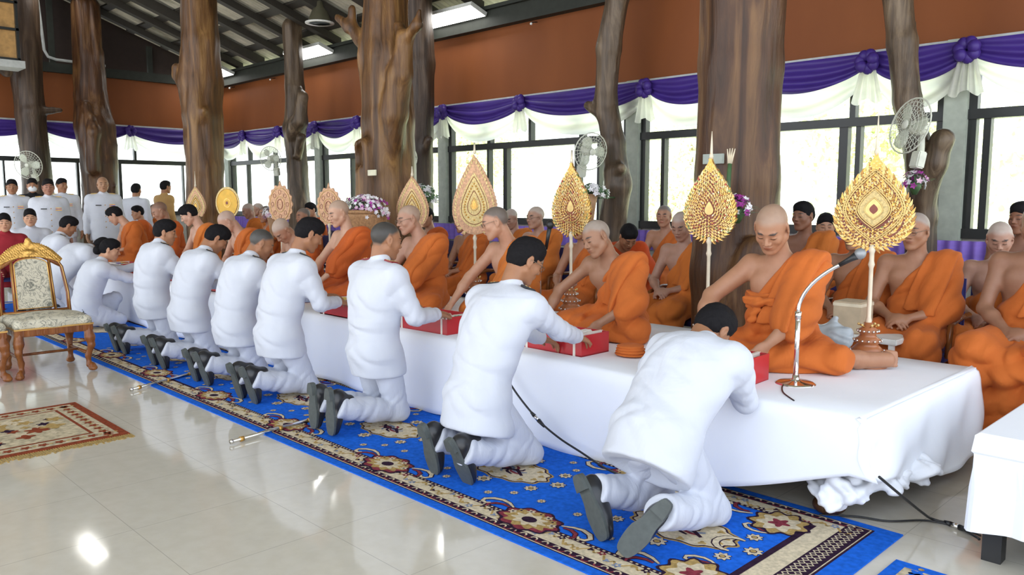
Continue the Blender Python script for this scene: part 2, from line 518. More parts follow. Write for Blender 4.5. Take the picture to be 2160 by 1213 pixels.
def torso(f, rig, grow=0., k=.05, belly=0.):
    g = rig.g; (p0, p1, p2, p3, p4) = rig.pts; F = rig.fr
    f.ell(p0, (.165 * g + grow, .12 * g + grow, .125 + grow), F[0], k=k)
    f.ell(p1 + F[1][:, 1] * belly * .5, (.150 * g + grow, .112 * g + belly + grow, .135 + grow), F[1], k=k)
    f.ell(p2, (.163 * g + grow, .112 * g + grow, .165 + grow), F[2], k=k)
    f.cap(rig.shL + F[3][:, 0] * .05 - F[3][:, 2] * .01, .055 + grow, rig.shR - F[3][:, 0] * .05 - F[3][:, 2] * .01, .055 + grow, k=k)
    f.ell(p3 - F[3][:, 2] * .04, (.14 + grow, .085 + grow, .08 + grow), F[3], k=k)

def skin_body(name, rig, vox, parent, tone='mid', scalp=None, brow=(.03, .02, .018), extras=None, z=1.0, slim=False, ear=1., arm_r=1., jaw=1.):
    pts = [rig.P - .22, rig.P + .22, rig.N + .26, rig.N - .26, rig.H - .19, rig.H + .19]
    for a in rig.arms.values(): pts += [a[2] - .22, a[2] + .22, a[1] - .08, a[1] + .08]
    if extras:
        for q in extras['pts']: pts += [A3(*q) - .14, A3(*q) + .14]
    pts = np.array(pts); f = Field(pts.min(0), pts.max(0), vox)
    if slim:
        f.cap(rig.P, .09, rig.pts[2], .09, k=.03).cap(rig.pts[2], .09, rig.pts[3], .07, k=.03)
        f.cap(rig.shL, .04, rig.shR, .04, k=.03)
    else:
        torso(f, rig)
        F = rig.fr[2]
        for q in (-1, 1): f.ell(rig.pts[2] + F[:, 1] * .075 + F[:, 0] * q * .075 + F[:, 2] * .05, (.075, .040, .06), F, k=.04)
        for sh, q in ((rig.shL, -1), (rig.shR, 1)):
            f.cap(rig.N - rig.tan[4] * .01, .045, sh - rig.fr[3][:, 0] * q * .03, .045, k=.04)
            f.ell(sh, (.058, .058, .062), rig.fr[3], k=.03)
    for w, (sh, e, wr, hf, pm, curl, sp) in rig.arms.items():
        f.cap(sh, .050 * arm_r, e, .038 * arm_r, k=.03)
        f.cap(e, .040 * arm_r, e + (wr - e) * .35, .041 * arm_r, k=.02).cap(e + (wr - e) * .35, .041 * arm_r, wr, .025, k=.02, flat=(pm, .85))
        put_hand(f, w, wr, hf, pm, curl, sp)
    hb = rig.H + rig.HR @ (A3(0, -.030, -.060) * z)
    f.cap(rig.N - rig.tan[4] * .03, .060, hb, .052 * z, k=.03)
    put_head(f, rig.H, rig.HR, z, ear, jaw)
    if extras:
        extras['fn'](f)
    tn = np.array(TONES[tone]) if isinstance(tone, str) else np.array(tone)
    sc = tn * np.array([.62, .66, .72]) if scalp is None else scalp
    return field_object('body' if parent else name, f, M['skin'], parent, 1, skin_color(rig, tn, sc, brow, z=z))

def glasses(parent, rig, z=1.0):
    b = MB(); c, R = rig.H, rig.HR
    L = lambda s, y, u: tuple(c + R @ (A3(s, y, u) * z))
    for q in (-1, 1):
        ring = [L(q * .032 + .022 * math.cos(t), .103 - abs(math.cos(t)) * .002, .004 + .016 * math.sin(t)) for t in np.linspace(0, 2 * PI, 17)]
        b.tube(ring, .0014, M['glassrim'], 5)
        b.tube([L(q * .054, .102, .008), L(q * .078, .05, .010), L(q * .083, .0, .008), L(q * .080, -.02, -.004)], .0016, M['glassrim'], 5)
    b.tube([L(-.010, .105, .006), L(.010, .105, .006)], .0016, M['glassrim'], 5)
    return b.build('glasses', parent)

def short_hair(parent, rig, vox, z=1.0, volume=1.0, bun=False, fringe=0.0):
    c, R = rig.H, rig.HR
    f = Field(c - .2, c + .2, vox)
    L = lambda s, y, u: c + R @ (A3(s, y, u) * z)
    f.ell(L(0, -.014, .034), (.0795 * z, .0995 * z, .086 * z + .008 * volume), R)
    f.ell(L(0, .028, .088), (.052 * z, .054 * z, (.022 + .012 * volume) * z), R, k=.05)
    f.ell(L(0, -.050, -.005), (.064 * z, .053 * z, .058 * z), R, k=.03)
    f.ell(L(0, .105 - fringe * .02, -.028), (.078 * z, .072 * z, .088 * z), R, k=.010, op='sub')
    for q in (-1, 1): f.ell(L(q * .095, .004, -.028), (.028 * z, .038 * z, .045 * z), R, k=.008, op='sub')
    if bun: f.ell(L(0, -.125, -.035), (.052, .045, .052), R, k=.012)
    else: f.plane(L(0, -.08, -.062), R @ A3(0, -.35, -1), k=.01)
    nA = np.array(R[:, 0]); nB = np.array(R[:, 2])
    f.push(lambda X, Y, Z: .0016 * np.sin((X * nA[0] + Y * nA[1] + Z * nA[2]) * 420 + 3 * np.sin(Y * 60)) * np.sin((X + Y + Z) * 210) + .0022 * np.sin(X * 90) * np.sin(Y * 85 + 1) * np.sin(Z * 95))
    return field_object('hair', f, M['hair'], parent, 0)

def wrinkle(centers, amp=.006):
    """soft creases round the given points: (point, direction, frequency, radius)"""
    def fn(X, Y, Z):
        d = 0
        for p, n, fq, rad in centers:
            n = unit(n); x, y, z = X - p[0], Y - p[1], Z - p[2]
            w = np.exp(-(x * x + y * y + z * z) / (rad * rad))
            ph = (x * n[0] + y * n[1] + z * n[2]) * fq
            d = d + w * amp * (1.15 - 2.1 * np.abs(np.sin(.5 * (ph + 1.6 * np.sin((x * n[1] - y * n[0] + z * .7) * fq * .45 + ph * .3)))))
        return d
    return fn

def uniform_jacket(rig, vox, parent, collar=True, hem=.16, flare=.03, sleeve=1.0, mat=None):
    pts = [rig.P - .36, rig.P + .36, rig.N + .3, rig.N - .3]
    for a in rig.arms.values(): pts += [a[2] - .1, a[2] + .1, a[1] - .12, a[1] + .12]
    pts = np.array(pts); f = Field(pts.min(0), pts.max(0), vox)
    torso(f, rig, .019, .06)
    F0, F1 = rig.fr[0], rig.fr[1]
    low = rig.P - F0[:, 2] * (hem - .03)
    f.ell(low, (.168 * rig.g + flare, .135 * rig.g + flare, .16), F0, k=.07)
    f.ell(rig.P - F0[:, 1] * .03, (.18 * rig.g, .145 * rig.g, .15), F0, k=.06)
    F3 = rig.fr[3]
    f.ell((rig.pts[1] + rig.pts[2]) / 2, (.168 * rig.g, .128 * rig.g, .22), rig.fr[2], k=.08)
    f.ell(rig.pts[2] + rig.fr[2][:, 2] * .05, (.178 * rig.g, .128 * rig.g, .15), rig.fr[2], k=.08)
    for sh_, q_ in ((rig.shL, -1), (rig.shR, 1)):
        f.cap(rig.N - rig.tan[4] * .02 + F3[:, 0] * q_ * .04, .066, sh_ - F3[:, 2] * .005 - F3[:, 0] * q_ * .02, .070, k=.05)
    f.plane(rig.P - F0[:, 2] * hem, -F0[:, 2] - F0[:, 1] * .1, k=.008)
    f.ell(rig.P - F0[:, 2] * (hem + .035), (.150 * rig.g + flare, .118 * rig.g + flare, .075), F0, k=.008, op='sub')
    cr = [(rig.pts[1] - F1[:, 1] * .1, F1[:, 2] + F1[:, 0] * .3, 62, .13), (rig.pts[2] - F1[:, 1] * .1 + F1[:, 0] * .08, F1[:, 0] + F1[:, 2] * .6, 42, .16),
          (rig.pts[2] - F1[:, 1] * .1 - F1[:, 0] * .1, F1[:, 0] - F1[:, 2] * .5, 38, .15)]
    for w, (sh, e, wr, hf, pm, curl, sp) in rig.arms.items():
        f.cap(sh, .066, e, .056, k=.055)
        end = e + (wr - e) * .90 * sleeve
        f.cap(e, .056, end, .046, k=.02)
        u = unit(wr - e)
        cr.append((e, unit(e - sh) + u, 85, .085)); cr.append((sh + (e - sh) * .3, unit(e - sh), 60, .10)); cr.append((end, u, 70, .08))
    cr += [(rig.P - F0[:, 1] * .12 + F0[:, 0] * q_ * .08, F0[:, 0] * q_ + F0[:, 2] * .8, 48, .13) for q_ in (-1, 1)]
    f.push(wrinkle(cr, .0046))
    f.push(lambda X, Y, Z: .0016 * np.sin(X * 31 + 2 * np.sin(Z * 17 + Y * 9)) * np.sin(Z * 27 + 2 * np.sin(X * 15)))
    if collar:
        nb = rig.N + rig.tan[4] * .015; hd = unit(rig.H - rig.N)
        f.cap(nb - hd * .04, .078, nb + hd * .022, .068, k=.012)
        g = f.copy()
    o = field_object('jacket', f, mat or M['jacket'], parent, 1)
    return o

def shoulder_boards(rig, parent, mat):
    for sh, q in ((rig.shL, -1), (rig.shR, 1)):
        F = rig.fr[3]; b = MB()
        inn = rig.N - rig.tan[4] * .02 + F[:, 0] * q * .080 + F[:, 2] * .066; out = sh + F[:, 2] * .088 - F[:, 0] * q * .015
        d = unit(out - inn); w = np.cross(F[:, 2], d); w = unit(w)
        n = unit(np.cross(d, w)); n = n if n[2] > 0 else -n
        c = (inn + out) / 2; l = np.linalg.norm(out - inn) / 2
        R = Matrix([[d[0], w[0], n[0]], [d[1], w[1], n[1]], [d[2], w[2], n[2]]])
        b.box(-l, l, -.027, .027, -.006, .008, mat, R, c, bev=.003)
        for s_ in (-.4, .1): b.box(l * s_, l * s_ + .012, -.027, .027, .007, .010, M['goldpale'], R, c)
        b.build('shoulder_board', parent)

def kneel_legs(rig, parent, vox, knees, ankles, toes, mat=None):
    """trousers on two kneeling legs; shoes with the sole facing back, toes on the floor"""
    pts = [rig.P - .25, rig.P + .25]
    for k in list(knees) + list(ankles): pts += [A3(*k) - .14, A3(*k) + .14]
    pts = np.array(pts); f = Field(pts.min(0), pts.max(0), vox)
    f.ell(rig.P, (.165 * rig.g, .13 * rig.g, .13), rig.fr[0], k=.04)
    cr = []
    cuts = []
    for q, kn, an, to in zip((-1, 1), knees, ankles, toes):
        hip = rig.P + A3(q * .085, 0, -.03); kn, an = A3(*kn), A3(*an)
        f.cap(hip, .100 * rig.g, kn, .070, k=.04)
        f.ell(kn + A3(0, .012, -.004), (.064, .058, .060), k=.03)
        d = an - kn; u = unit(d)
        g = f.copy(); g.D[:] = BAND
        g.cap(kn, .066, kn + d * .45, .074, k=.02).cap(kn + d * .45, .074, an + u * .12, .072, k=.02)
        g.plane(an + u * .015, u + A3(0, 0, .25), k=.012)
        f.union(g, k=.03)
        cr += [(kn + A3(0, -.04, .05), u + A3(0, 0, .6), 85, .10), (kn + d * .5, u + A3(.3, 0, .2), 55, .14), (kn + d * .9, u, 80, .10), (hip - A3(0, .06, .08), (0, .4, 1), 60, .12)]
    f.push(wrinkle(cr, .0062))
    f.push(lambda X, Y, Z: np.maximum(0, (.012 - Z)) * 1.2 + 0 * X + 0 * Y)
    field_object('trousers', f, mat or M['trousers'], parent, 1)
    for q, an, to in zip((-1, 1), ankles, toes):
        an, to = A3(*an), A3(*to)
        v = unit(A3((an - to)[0] * 1.0, (an - to)[1], (an - to)[2])); back = A3(0, -1, -.25); back = unit(back - v * (back @ v))
        sd = unit(np.cross(back, v))
        shoe(parent, to + back * .052, np.stack([sd, back, v], 1), q)

def shoe(parent, toe, R, q, ln=.285):
    """shoe whose sole lies in the plane facing R[:,1], toe at the low end, heel at the top"""
    f = Field(toe - .34, toe + .34, .007)
    L = lambda s, b, u: toe + R @ A3(s, b, u)
    f.ell(L(0, -.026, .070), (.046, .034, .075), R, k=.02)
    f.ell(L(0, -.040, .140), (.043, .048, .09), R, k=.03)
    f.ell(L(0, -.048, .220), (.039, .060, .060), R, k=.03)
    f.cap(L(0, -.06, .205), .042, L(0, -.13, .19), .040, k=.03)
    f.plane(L(0, .0, 0), R[:, 1], k=.006)
    so = field_object('shoe', f, M['shoe'], parent, 1)
    b = MB(); n = 36; V = []; out = []
    for i in range(n):
        t = 2 * PI * i / n; u = .147 - .147 * math.cos(t)
        w = (.051 - .012 * max(0, min(1, (u - .12) / .08))) * abs(math.sin(t)) ** .5 * (1 if math.sin(t) > 0 else -1) * (1 - .16 * math.exp(-((u - .165) / .035) ** 2))
        out.append((w, u))
    for lev in (-.008, .006):
        for w, u in out: V.append(L(w, lev, u))
    F = [tuple(range(n)), tuple(range(2 * n - 1, n - 1, -1))] + [(i, (i + 1) % n, (i + 1) % n + n, i + n) for i in range(n)]
    b.add(V, F, M['sole'])
    hl = [(w * .97, u) for w, u in out if u > .205]; m = len(hl)
    V = [L(w, .004, u) for w, u in hl] + [L(w * .96, .024, u) for w, u in hl]
    b.add(V, [tuple(range(m)), tuple(range(2 * m - 1, m - 1, -1))] + [(i, (i + 1) % m, (i + 1) % m + m, i + m) for i in range(m)], M['sole'])
    b.build('sole', so)

def officer_kneeling(label, loc, pelvis, neck, head, look, armL, armR, knees=None, ankles=None, toes=None, tone='mid', vox=1., board='boardblack',
                     hair=1.0, bun=False, glass=False, back=.05, girth=1., twist=0, hem=.16, group=None, scalp=(.03, .024, .022), flare=.03, hood=True):
    o = empty('person', loc)
    tag(o, label, 'person', group)
    rig = Rig(pelvis, neck, head, look, back=back, girth=girth, twist=twist)
    for w, a in (('L', armL), ('R', armR)): rig.arm(w, **a)
    skin_body('body', rig, .0052 * vox, o, tone, scalp=scalp, slim=True)
    uniform_jacket(rig, .0085 * vox, o, hem=hem, flare=flare)
    knees = knees or [(-.11, .02, .068), (.11, .02, .068)]
    ankles = ankles or [(-.10, -.42, .17), (.10, -.42, .17)]
    toes = toes or [(-.10, -.42, .008), (.10, -.42, .008)]
    kneel_legs(rig, o, .0095 * vox, knees, ankles, toes)
    if board: shoulder_boards(rig, o, M[board])
    if hair: short_hair(o, rig, .0052 * vox, volume=hair, bun=bun)
    if glass: glasses(o, rig)
    return o, rig

# ------------------------------------------------------------ monks
def robe_folds(rig, amp, seat=True, seed=0):
    """drape lines from the left shoulder to the right hip, and across the lap"""
    r = np.random.default_rng(seed + 3); a, b, c = r.uniform(0, 6, 3)
    F = rig.fr[2]; s, fw, u = F[:, 0], F[:, 1], F[:, 2]; z0 = rig.P[2]
    n1 = unit(s * .62 + u * .78)
    def fn(X, Y, Z):
        p1 = X * n1[0] + Y * n1[1] + Z * n1[2]
        q = X * s[0] + Y * s[1] + Z * s[2]
        t = np.clip((Z - z0 + .0) / .12, 0, 1)
        sh = lambda v: 1.1 - 2.2 * np.abs(np.sin(.5 * v))
        up = sh(p1 * 52 + 2.2 * np.sin(q * 9 + a) + b) + .6 * sh(p1 * 101 + 3.0 * np.sin(q * 11 + c)) * (.5 + .5 * np.sin(q * 7 + Z * 5 + b))
        lo = sh(Z * 44 + 2.8 * np.sin(X * 8 + a) + Y * 16 + b) + .6 * sh(X * 50 + 2.5 * np.sin(Z * 22 + Y * 12) + c)
        return amp * (t * up + (1 - t) * lo * 1.2)
    return fn

def monk_clothes(rig, vox, parent, mat, lap, cover_arm='L', grow=.016, fold=.0045, belly=.0, seed=0, sash=True, waist=False, bounds=None, shoulder_both=False):
    pts = [rig.P - .3, rig.P + .3, rig.N + .28, rig.N - .28]
    for a in rig.arms.values(): pts += [a[1] - .13, a[1] + .13]
    pts += [A3(*q) for q in bounds]
    pts = np.array(pts); f = Field(pts.min(0), pts.max(0), vox)
    torso(f, rig, grow, .05, belly)
    F2, F3 = rig.fr[2], rig.fr[3]
    s, fw, u = F3[:, 0], F3[:, 1], F3[:, 2]
    if not shoulder_both:
        n = unit(s * .80 + u * .66)                                    # bare right shoulder
        f.plane(rig.N - s * .035 - u * .03, n, k=.012)
        f.plane(rig.N + u * .015 - s * .03, u, k=.02)
    sh, e, wr = rig.arms['L'][:3]
    f.cap(rig.N - s * .085 - u * .035, .050, sh, .072, k=.05)
    f.cap(sh, .078, e, .083, k=.05)
    d = unit(e - sh)
    f.cap(e, .085, e + (wr - e) * .28 + A3(0, 0, -.03), .072, k=.04)
    f.cap(sh + (e - sh) * .4 + s * .05, .08, e + s * .06 - A3(0, 0, .02), .085, k=.05)
    f.push(lambda X, Y, Z: np.float32(0) * X + 0 * Y + 0 * Z)
    g = f.copy()
    lap(f)
    f.push(robe_folds(rig, fold, seed=seed))
    ro = field_object('robe', f, mat, parent, 1)
    if sash:
        g.D = g.D - .018
        pn = unit(s * .93 + u * .36)
        base = sh + s * .055
        g.plane(base + s * .085, pn, k=.006)
        g.plane(base - s * .105, -unit(s * .97 + u * .22), k=.006)
        g.plane(rig.pts[1] + rig.fr[1][:, 2] * .02, -rig.fr[1][:, 2] - rig.fr[1][:, 1] * .15, k=.006)
        g.push(lambda X, Y, Z: .004 * (1 - 2 * np.abs(np.sin((X * pn[0] + Y * pn[1] + Z * pn[2]) * 32 + 1.2 * np.sin(Z * 6 + seed)))) * (1 + 0 * Z))
        field_object('folded_sash', g, mat, parent, 1)
    if waist:
        w = Field(pts.min(0), pts.max(0), vox * .85)
        torso(w, rig, grow, .05, belly); w.D = w.D - .012
        c = rig.pts[1] + rig.fr[1][:, 2] * waist; uu = rig.fr[1][:, 2]
        w.plane(c + uu * .045, uu, k=.008); w.plane(c - uu * .045, -uu, k=.008)
        fr = rig.fr[1]; kc = c + fr[:, 1] * (.125 * rig.g + belly + grow + .02) + fr[:, 0] * .03
        w.ell(kc, (.04, .03, .03), k=.02)
        for q in (-1, 1): w.ell(kc + fr[:, 0] * q * .055 + uu * .008, (.05, .018, .024), k=.01)
        w.cap(kc, .02, kc + fr[:, 0] * .04 - uu * .10, .026, k=.01, flat=(fr[:, 1], .5))
        w.push(lambda X, Y, Z: .004 * np.sin(Z * 150 + 4 * np.sin(X * 18)) + 0 * Y)
        field_object('waist_sash', w, mat, parent, 1)
    return ro

def lap_cross(rig, knL=(-.30, .20, .075), knR=(.30, .20, .075), thick=1.0):
    P = rig.P
    def fn(f):
        for q, kn in ((-1, A3(*knL)), (1, A3(*knR))):
            hip = P + A3(q * .09, .0, -.01)
            f.cap(hip, .115 * thick, kn, .078 * thick, k=.05)
            f.cap(kn, .075 * thick, A3(-q * .06, .30, .055) + A3(P[0], 0, 0), .055 * thick, k=.04)
        f.ell((P[0], .13, .06), (.24, .20, .085), k=.06)
        f.push(lambda X, Y, Z: np.maximum(0, (.006 - Z)) * 3 + 0 * X + 0 * Y)
    return fn

def lap_chair(rig, seat_h, knees=((-.17, .44), (.17, .44)), foot=.10):
    P = rig.P
    def fn(f):
        kz = seat_h + .055
        for q, (kx, ky) in zip((-1, 1), knees):
            hip = P + A3(q * .09, .03, -.02); kn = A3(kx, ky, kz)
            f.cap(hip, .115, kn, .095, k=.06)
            f.cap(kn, .095, A3(kx * 1.05, ky + .03, foot), .105, k=.05)
        f.cap(A3(0, .25, kz - .02), .10, A3(0, knees[0][1], kz - .09), .09, k=.06)
        f.cap(A3(0, knees[0][1] - .03, kz - .06), .08, A3(0, knees[0][1] - .02, foot + .05), .08, k=.05)
        f.plane((0, 0, foot), (0, 0, -1), k=.01)
    return fn
# ------------------------------------------------------------ the hall
WY, EX = 8.3, -18.0            # window wall, end wall
SLOPE = .36
ROOF0 = 4.27
def roof_z(y): return ROOF0 + SLOPE * (WY - y)
def at(u, y):
    """x of the point at picture column u and depth y, at eye level"""
    k = (u - 1080.0) / FOCAL_PX * 1.0061
    return y * (-math.cos(YAW) + math.sin(YAW) * k) / (math.sin(YAW) + math.cos(YAW) * k)
ORD = 'first second third fourth fifth sixth seventh eighth ninth tenth eleventh twelfth thirteenth fourteenth fifteenth sixteenth seventeenth eighteenth nineteenth twentieth twenty-first twenty-second twenty-third twenty-fourth twenty-fifth'.split()
def struct(o): o['kind'] = 'structure'; return o

t = NT('polished_cream_tile', .07, 0, .5)
o_ = t.obj(); n1 = t.noise(o_, .6, 4); n2 = t.noise(o_, 14, 4)
base = t.ramp(n1, [(.3, (.60, .555, .465)), (.7, (.68, .63, .53))])
base = t.mix(.25, base, t.ramp(n2, [(.35, (.80, .77, .7)), (.65, (1, 1, 1))]), 'MULTIPLY')
br = t.n.new('ShaderNodeTexBrick'); t.link(t.mapping(o_, (1, 1, 1)), br.inputs['Vector'])
br.offset = 0; br.inputs['Scale'].default_value = 1.0; br.inputs['Mortar Size'].default_value = .002; br.inputs['Brick Width'].default_value = .6; br.inputs['Row Height'].default_value = .6
t.color(t.mix(br.outputs['Fac'], base, (.46, .42, .35)))
t.put(t.b.inputs['Roughness'], t.ramp(t.noise(o_, 2.0, 2), [(.3, (.05, .05, .05)), (.7, (.10, .10, .10))]))
M['floor'] = t.m
M['orange'] = None
t = NT('terracotta_wall_panel', .6, 0, .2)
o_ = t.obj(); n = t.noise(t.mapping(o_, (1, 1, .4)), 1.2, 4)
t.color(t.ramp(n, [(.3, (.165, .050, .015)), (.7, (.215, .068, .020))]))
M['panel'] = t.m
M['beam'] = plain('dark_green_grey_steel', (.026, .029, .023), .6, spec=.25)
M['rafter'] = plain('dark_roof_timber', (.028, .024, .018), .6)
t = NT('pale_roof_sheet', .75)
n = t.noise(t.mapping(t.obj(), (1, .3, 1)), 2.2, 5, .65)
t.color(t.ramp(n, [(.32, (.20, .19, .14)), (.5, (.44, .42, .34)), (.70, (.66, .62, .50))]))
M['sheet_roof'] = t.m
M['post'] = plain('grey_green_concrete', (.36, .40, .34), .7)
M['frame'] = plain('dark_window_frame', (.012, .014, .013), .4)
M['strip'] = plain('light_grey_trim', (.42, .44, .43), .6)
M['gable'] = plain('dark_gable_fill', (.022, .012, .009), .8)  # near-black brown paints in the darkness of the open gable
M['lowwall'] = plain('cream_low_wall', (.5, .47, .42), .7)
t = NT('window_glass'); t.n.remove(t.b)
mx = t.n.new('ShaderNodeMixShader'); tr = t.n.new('ShaderNodeBsdfTransparent'); gl = t.n.new('ShaderNodeBsdfGlossy'); fr_ = t.n.new('ShaderNodeFresnel')
gl.inputs['Roughness'].default_value = .02; tr.inputs['Color'].default_value = (.97, .99, .97, 1); fr_.inputs[0].default_value = 1.08
t.link(fr_.outputs[0], mx.inputs[0]); t.link(tr.outputs[0], mx.inputs[1]); t.link(gl.outputs[0], mx.inputs[2])
t.link(mx.outputs[0], t.n['Material Output'].inputs[0]); M['glass'] = t.m
def emis(name, col, s):
    t = NT(name); t.color(col); t.b.inputs['Emission Color'].default_value = (*col, 1); t.b.inputs['Emission Strength'].default_value = s; return t.m
M['lamp'] = emis('lit_lamp_panel', (1, .99, .95), 9)
M['white'] = plain('white_enamel', (.72, .73, .70), .4)

b = MB(); b.box(EX, 7, -9, WY, -.1, 0, M['floor']); struct(b.build('floor'))
# window wall: low wall, posts, upper panels, beam
b = MB(); b.box(EX, 4, WY, WY + .12, 0, 1.1, M['lowwall']); b.box(EX, 4, WY - .02, WY + .1, 2.90, 3.93, M['panel'])
struct(b.build('wall_window_side'))
b = MB(); b.box(EX - .12, EX, -9, WY, 0, 1.1, M['lowwall']); b.box(EX - .1, EX + .02, -9, WY, 2.98, 3.93, M['panel'])
struct(b.build('wall_end'))
b = MB(); b.box(EX, 4, WY - .06, WY + .02, 2.84, 2.90, M['strip']); struct(b.build('trim_1'))
b = MB(); b.box(EX - .02, EX + .06, -9, WY, 2.92, 2.98, M['strip']); struct(b.build('trim_2'))
b = MB(); b.box(EX, 4, WY - .16, WY + .1, 3.90, 4.20, M['beam']); b.box(EX, 4, WY - .22, WY - .06, 4.14, 4.19, M['beam']); tag(b.build('eaves_beam'), 'dark steel beam running along the top of the window wall', 'beam')
b = MB(); b.box(EX - .1, EX + .12, -9, WY - .2, 3.92, 4.10, M['beam']); tag(b.build('tie_beam'), 'dark horizontal beam above the orange panels of the far end wall', 'beam')
# dark sheet standing in for the shadowy open gable above the end wall
b = MB()
V = [(EX - .3, WY, 4.1), (EX - .3, -9, 4.1), (EX - .3, -9, roof_z(-9)), (EX - .3, WY, roof_z(WY))]
V = [(x, y, z + (.14 if z > 4.11 else 0)) for x, y, z in V]
V += [(x - .1, y, z) for x, y, z in V]
b.add(V, [(0, 1, 2, 3), (7, 6, 5, 4), (0, 4, 5, 1), (1, 5, 6, 2), (2, 6, 7, 3), (3, 7, 4, 0)], M['gable'])
struct(b.build('wall_gable'))
for k, y in enumerate((6.9, 5.0, 3.4, 1.8)):
    b = MB(); b.box(EX - .2, EX - .12, y - .05, y + .05, 4.1, roof_z(y) - .08, M['beam']); tag(b.build('gable_stud'), 'slim dark upright stud in the gable, ' + ORD[k] + ' from the hall corner', 'stud', 'gable studs')
# roof
n = 1560; xs = np.linspace(EX - 1.2, 2.5, n); ys = [WY + .7, 6, 3, 0, -3, -6, -9]
V = []; F = []
for y in ys:
    for x in xs: V.append((x, y, roof_z(y) + .10 + .030 * math.sin(x * 2 * PI / .11)))
V = np.array(V); i, j = np.meshgrid(np.arange(len(ys) - 1), np.arange(n - 1), indexing='ij'); i = i.ravel(); j = j.ravel()
F = np.stack([i * n + j, i * n + j + 1, (i + 1) * n + j + 1, (i + 1) * n + j], 1)
rf = link('ceiling', mesh_from('ceiling', V, F, M['sheet_roof'])); rf['kind'] = 'structure'
sl = math.sqrt(1 + SLOPE ** 2)
def sloped_bar(name, x0, x1, y0, y1, dz0, dz1, mat):
    b = MB(); V = []
    for x in (x0, x1):
        for y in (y0, y1):
            for dz in (dz0, dz1): V.append((x, y, roof_z(y) + dz))
    b.add(V, [(0, 1, 3, 2), (4, 6, 7, 5), (0, 4, 5, 1), (2, 3, 7, 6), (0, 2, 6, 4), (1, 5, 7, 3)], mat); return b.build(name)
k = 0; x = -17.6
while x < 2:
    big = (k % 4 == 2)
    o = sloped_bar('rafter', x - .075, x + .075, -8, WY - .05, -.10 - (.06 if big else 0), .026, M['rafter'])
    tag(o, 'dark sloping rafter under the roof sheets, ' + ORD[k] + ' from the far end wall', 'rafter', 'rafters of the roof'); x += .95; k += 1
y = WY - .35; k = 0
while y > -7:
    o = sloped_bar('batten', EX - .2, 2.3, y - .09, y + .05, .03, .068, M['rafter'])
    tag(o, 'dark batten crossing the rafters, ' + ORD[k] + ' up from the window wall', 'batten', 'battens of the roof'); y -= .70; k += 1

# posts and windows
PX = [-17.45, -13.62, -9.92, -6.22, -2.53, 1.2]
for x in PX:
    b = MB(); b.box(x - .10, x + .10, WY - .10, WY + .10, 0, 2.9, M['post'], bev=.006)
    tag(b.build('wall_post'), {-17.45: 'grey concrete post in the corner beside the far end wall', -13.62: 'second grey concrete post from the far corner of the window wall',
        -9.92: 'grey concrete post behind the dark trunk, middle of the window wall', -6.22: 'grey concrete post right of the crooked thin trunk', -2.53: 'grey concrete post right of the round white fan at the right', 1.2: 'last grey concrete post of the window wall'}[x], 'post')
def window(n, x0, x1, low, up, ax='x', c0=WY):
    fr = MB(); gp = MB()
    def bx(a0, a1, z0, z1, d0=-.04, d1=.05):
        if ax == 'x': fr.box(a0, a1, c0 + d0, c0 + d1, z0, z1, M['frame'])
        else: fr.box(c0 - d1, c0 - d0, a0, a1, z0, z1, M['frame'])
    bx(x0, x1, 1.08, 1.17, -.06, .06); bx(x0, x1, 2.17, 2.26, -.06, .06); bx(x0, x1, 2.82, 2.9)
    bx(x0, x0 + .07, 1.1, 2.9); bx(x1 - .07, x1, 1.1, 2.9)
    for m, w in low: bx(m - w / 2, m + w / 2, 1.12, 2.2)
    for m, w in up: bx(m - w / 2, m + w / 2, 2.2, 2.9)
    f = struct(fr.build('window_%d' % n))
    if ax == 'x': gp.box(x0 + .03, x1 - .03, c0 + .0, c0 + .006, 1.12, 2.88, M['glass'])
    else: gp.box(c0 - .006, c0, x0 + .03, x1 - .03, 1.12, 2.88, M['glass'])
    gp.build('glass_pane', f)
window(1, PX[0] + .1, PX[1] - .1, [(-16.6, .04), (-15.4, .05), (-14.6, .05)], [(-16.5, .05), (-15.4, .04)])
window(2, PX[1] + .1, PX[2] - .1, [(-12.57, .05), (-12.38, .05), (-11.4, .05)], [(-12.4, .05), (-11.2, .05)])
window(3, PX[2] + .1, PX[3] - .1, [(-8.92, .04), (-8.55, .08), (-7.17, .08), (-6.8, .04)], [(-8.9, .07), (-8.05, .05), (-7.1, .07)])
window(4, PX[3] + .1, PX[4] - .1, [(-5.79, .05), (-4.9, .06), (-3.58, .09), (-3.43, .05)], [(-5.0, .06), (-3.5, .06)])
window(5, PX[4] + .1, PX[5] - .1, [(-2.27, .06), (-1.2, .08), (-.4, .05)], [(-1.2, .05)])
ES = [(7.9, 4.65), (4.45, 1.2), (1.0, -2.2)]
for i, (a, c) in enumerate(ES):
    w = a - c
    window(6 + i, c, a, [(a - w * .14, .03), (a - w * .55, .06), (c + w * .2, .05)], [(a - w * .45, .05)], 'y', EX)
    b = MB(); b.box(EX - .1, EX + .1, c - .2, c, 0, 2.95, M['post'], bev=.006); tag(b.build('wall_post'), ['grey post of the end wall beside the darkest trunk', 'grey post of the end wall at the left edge of the picture', 'outermost grey post of the end wall'][i], 'post')

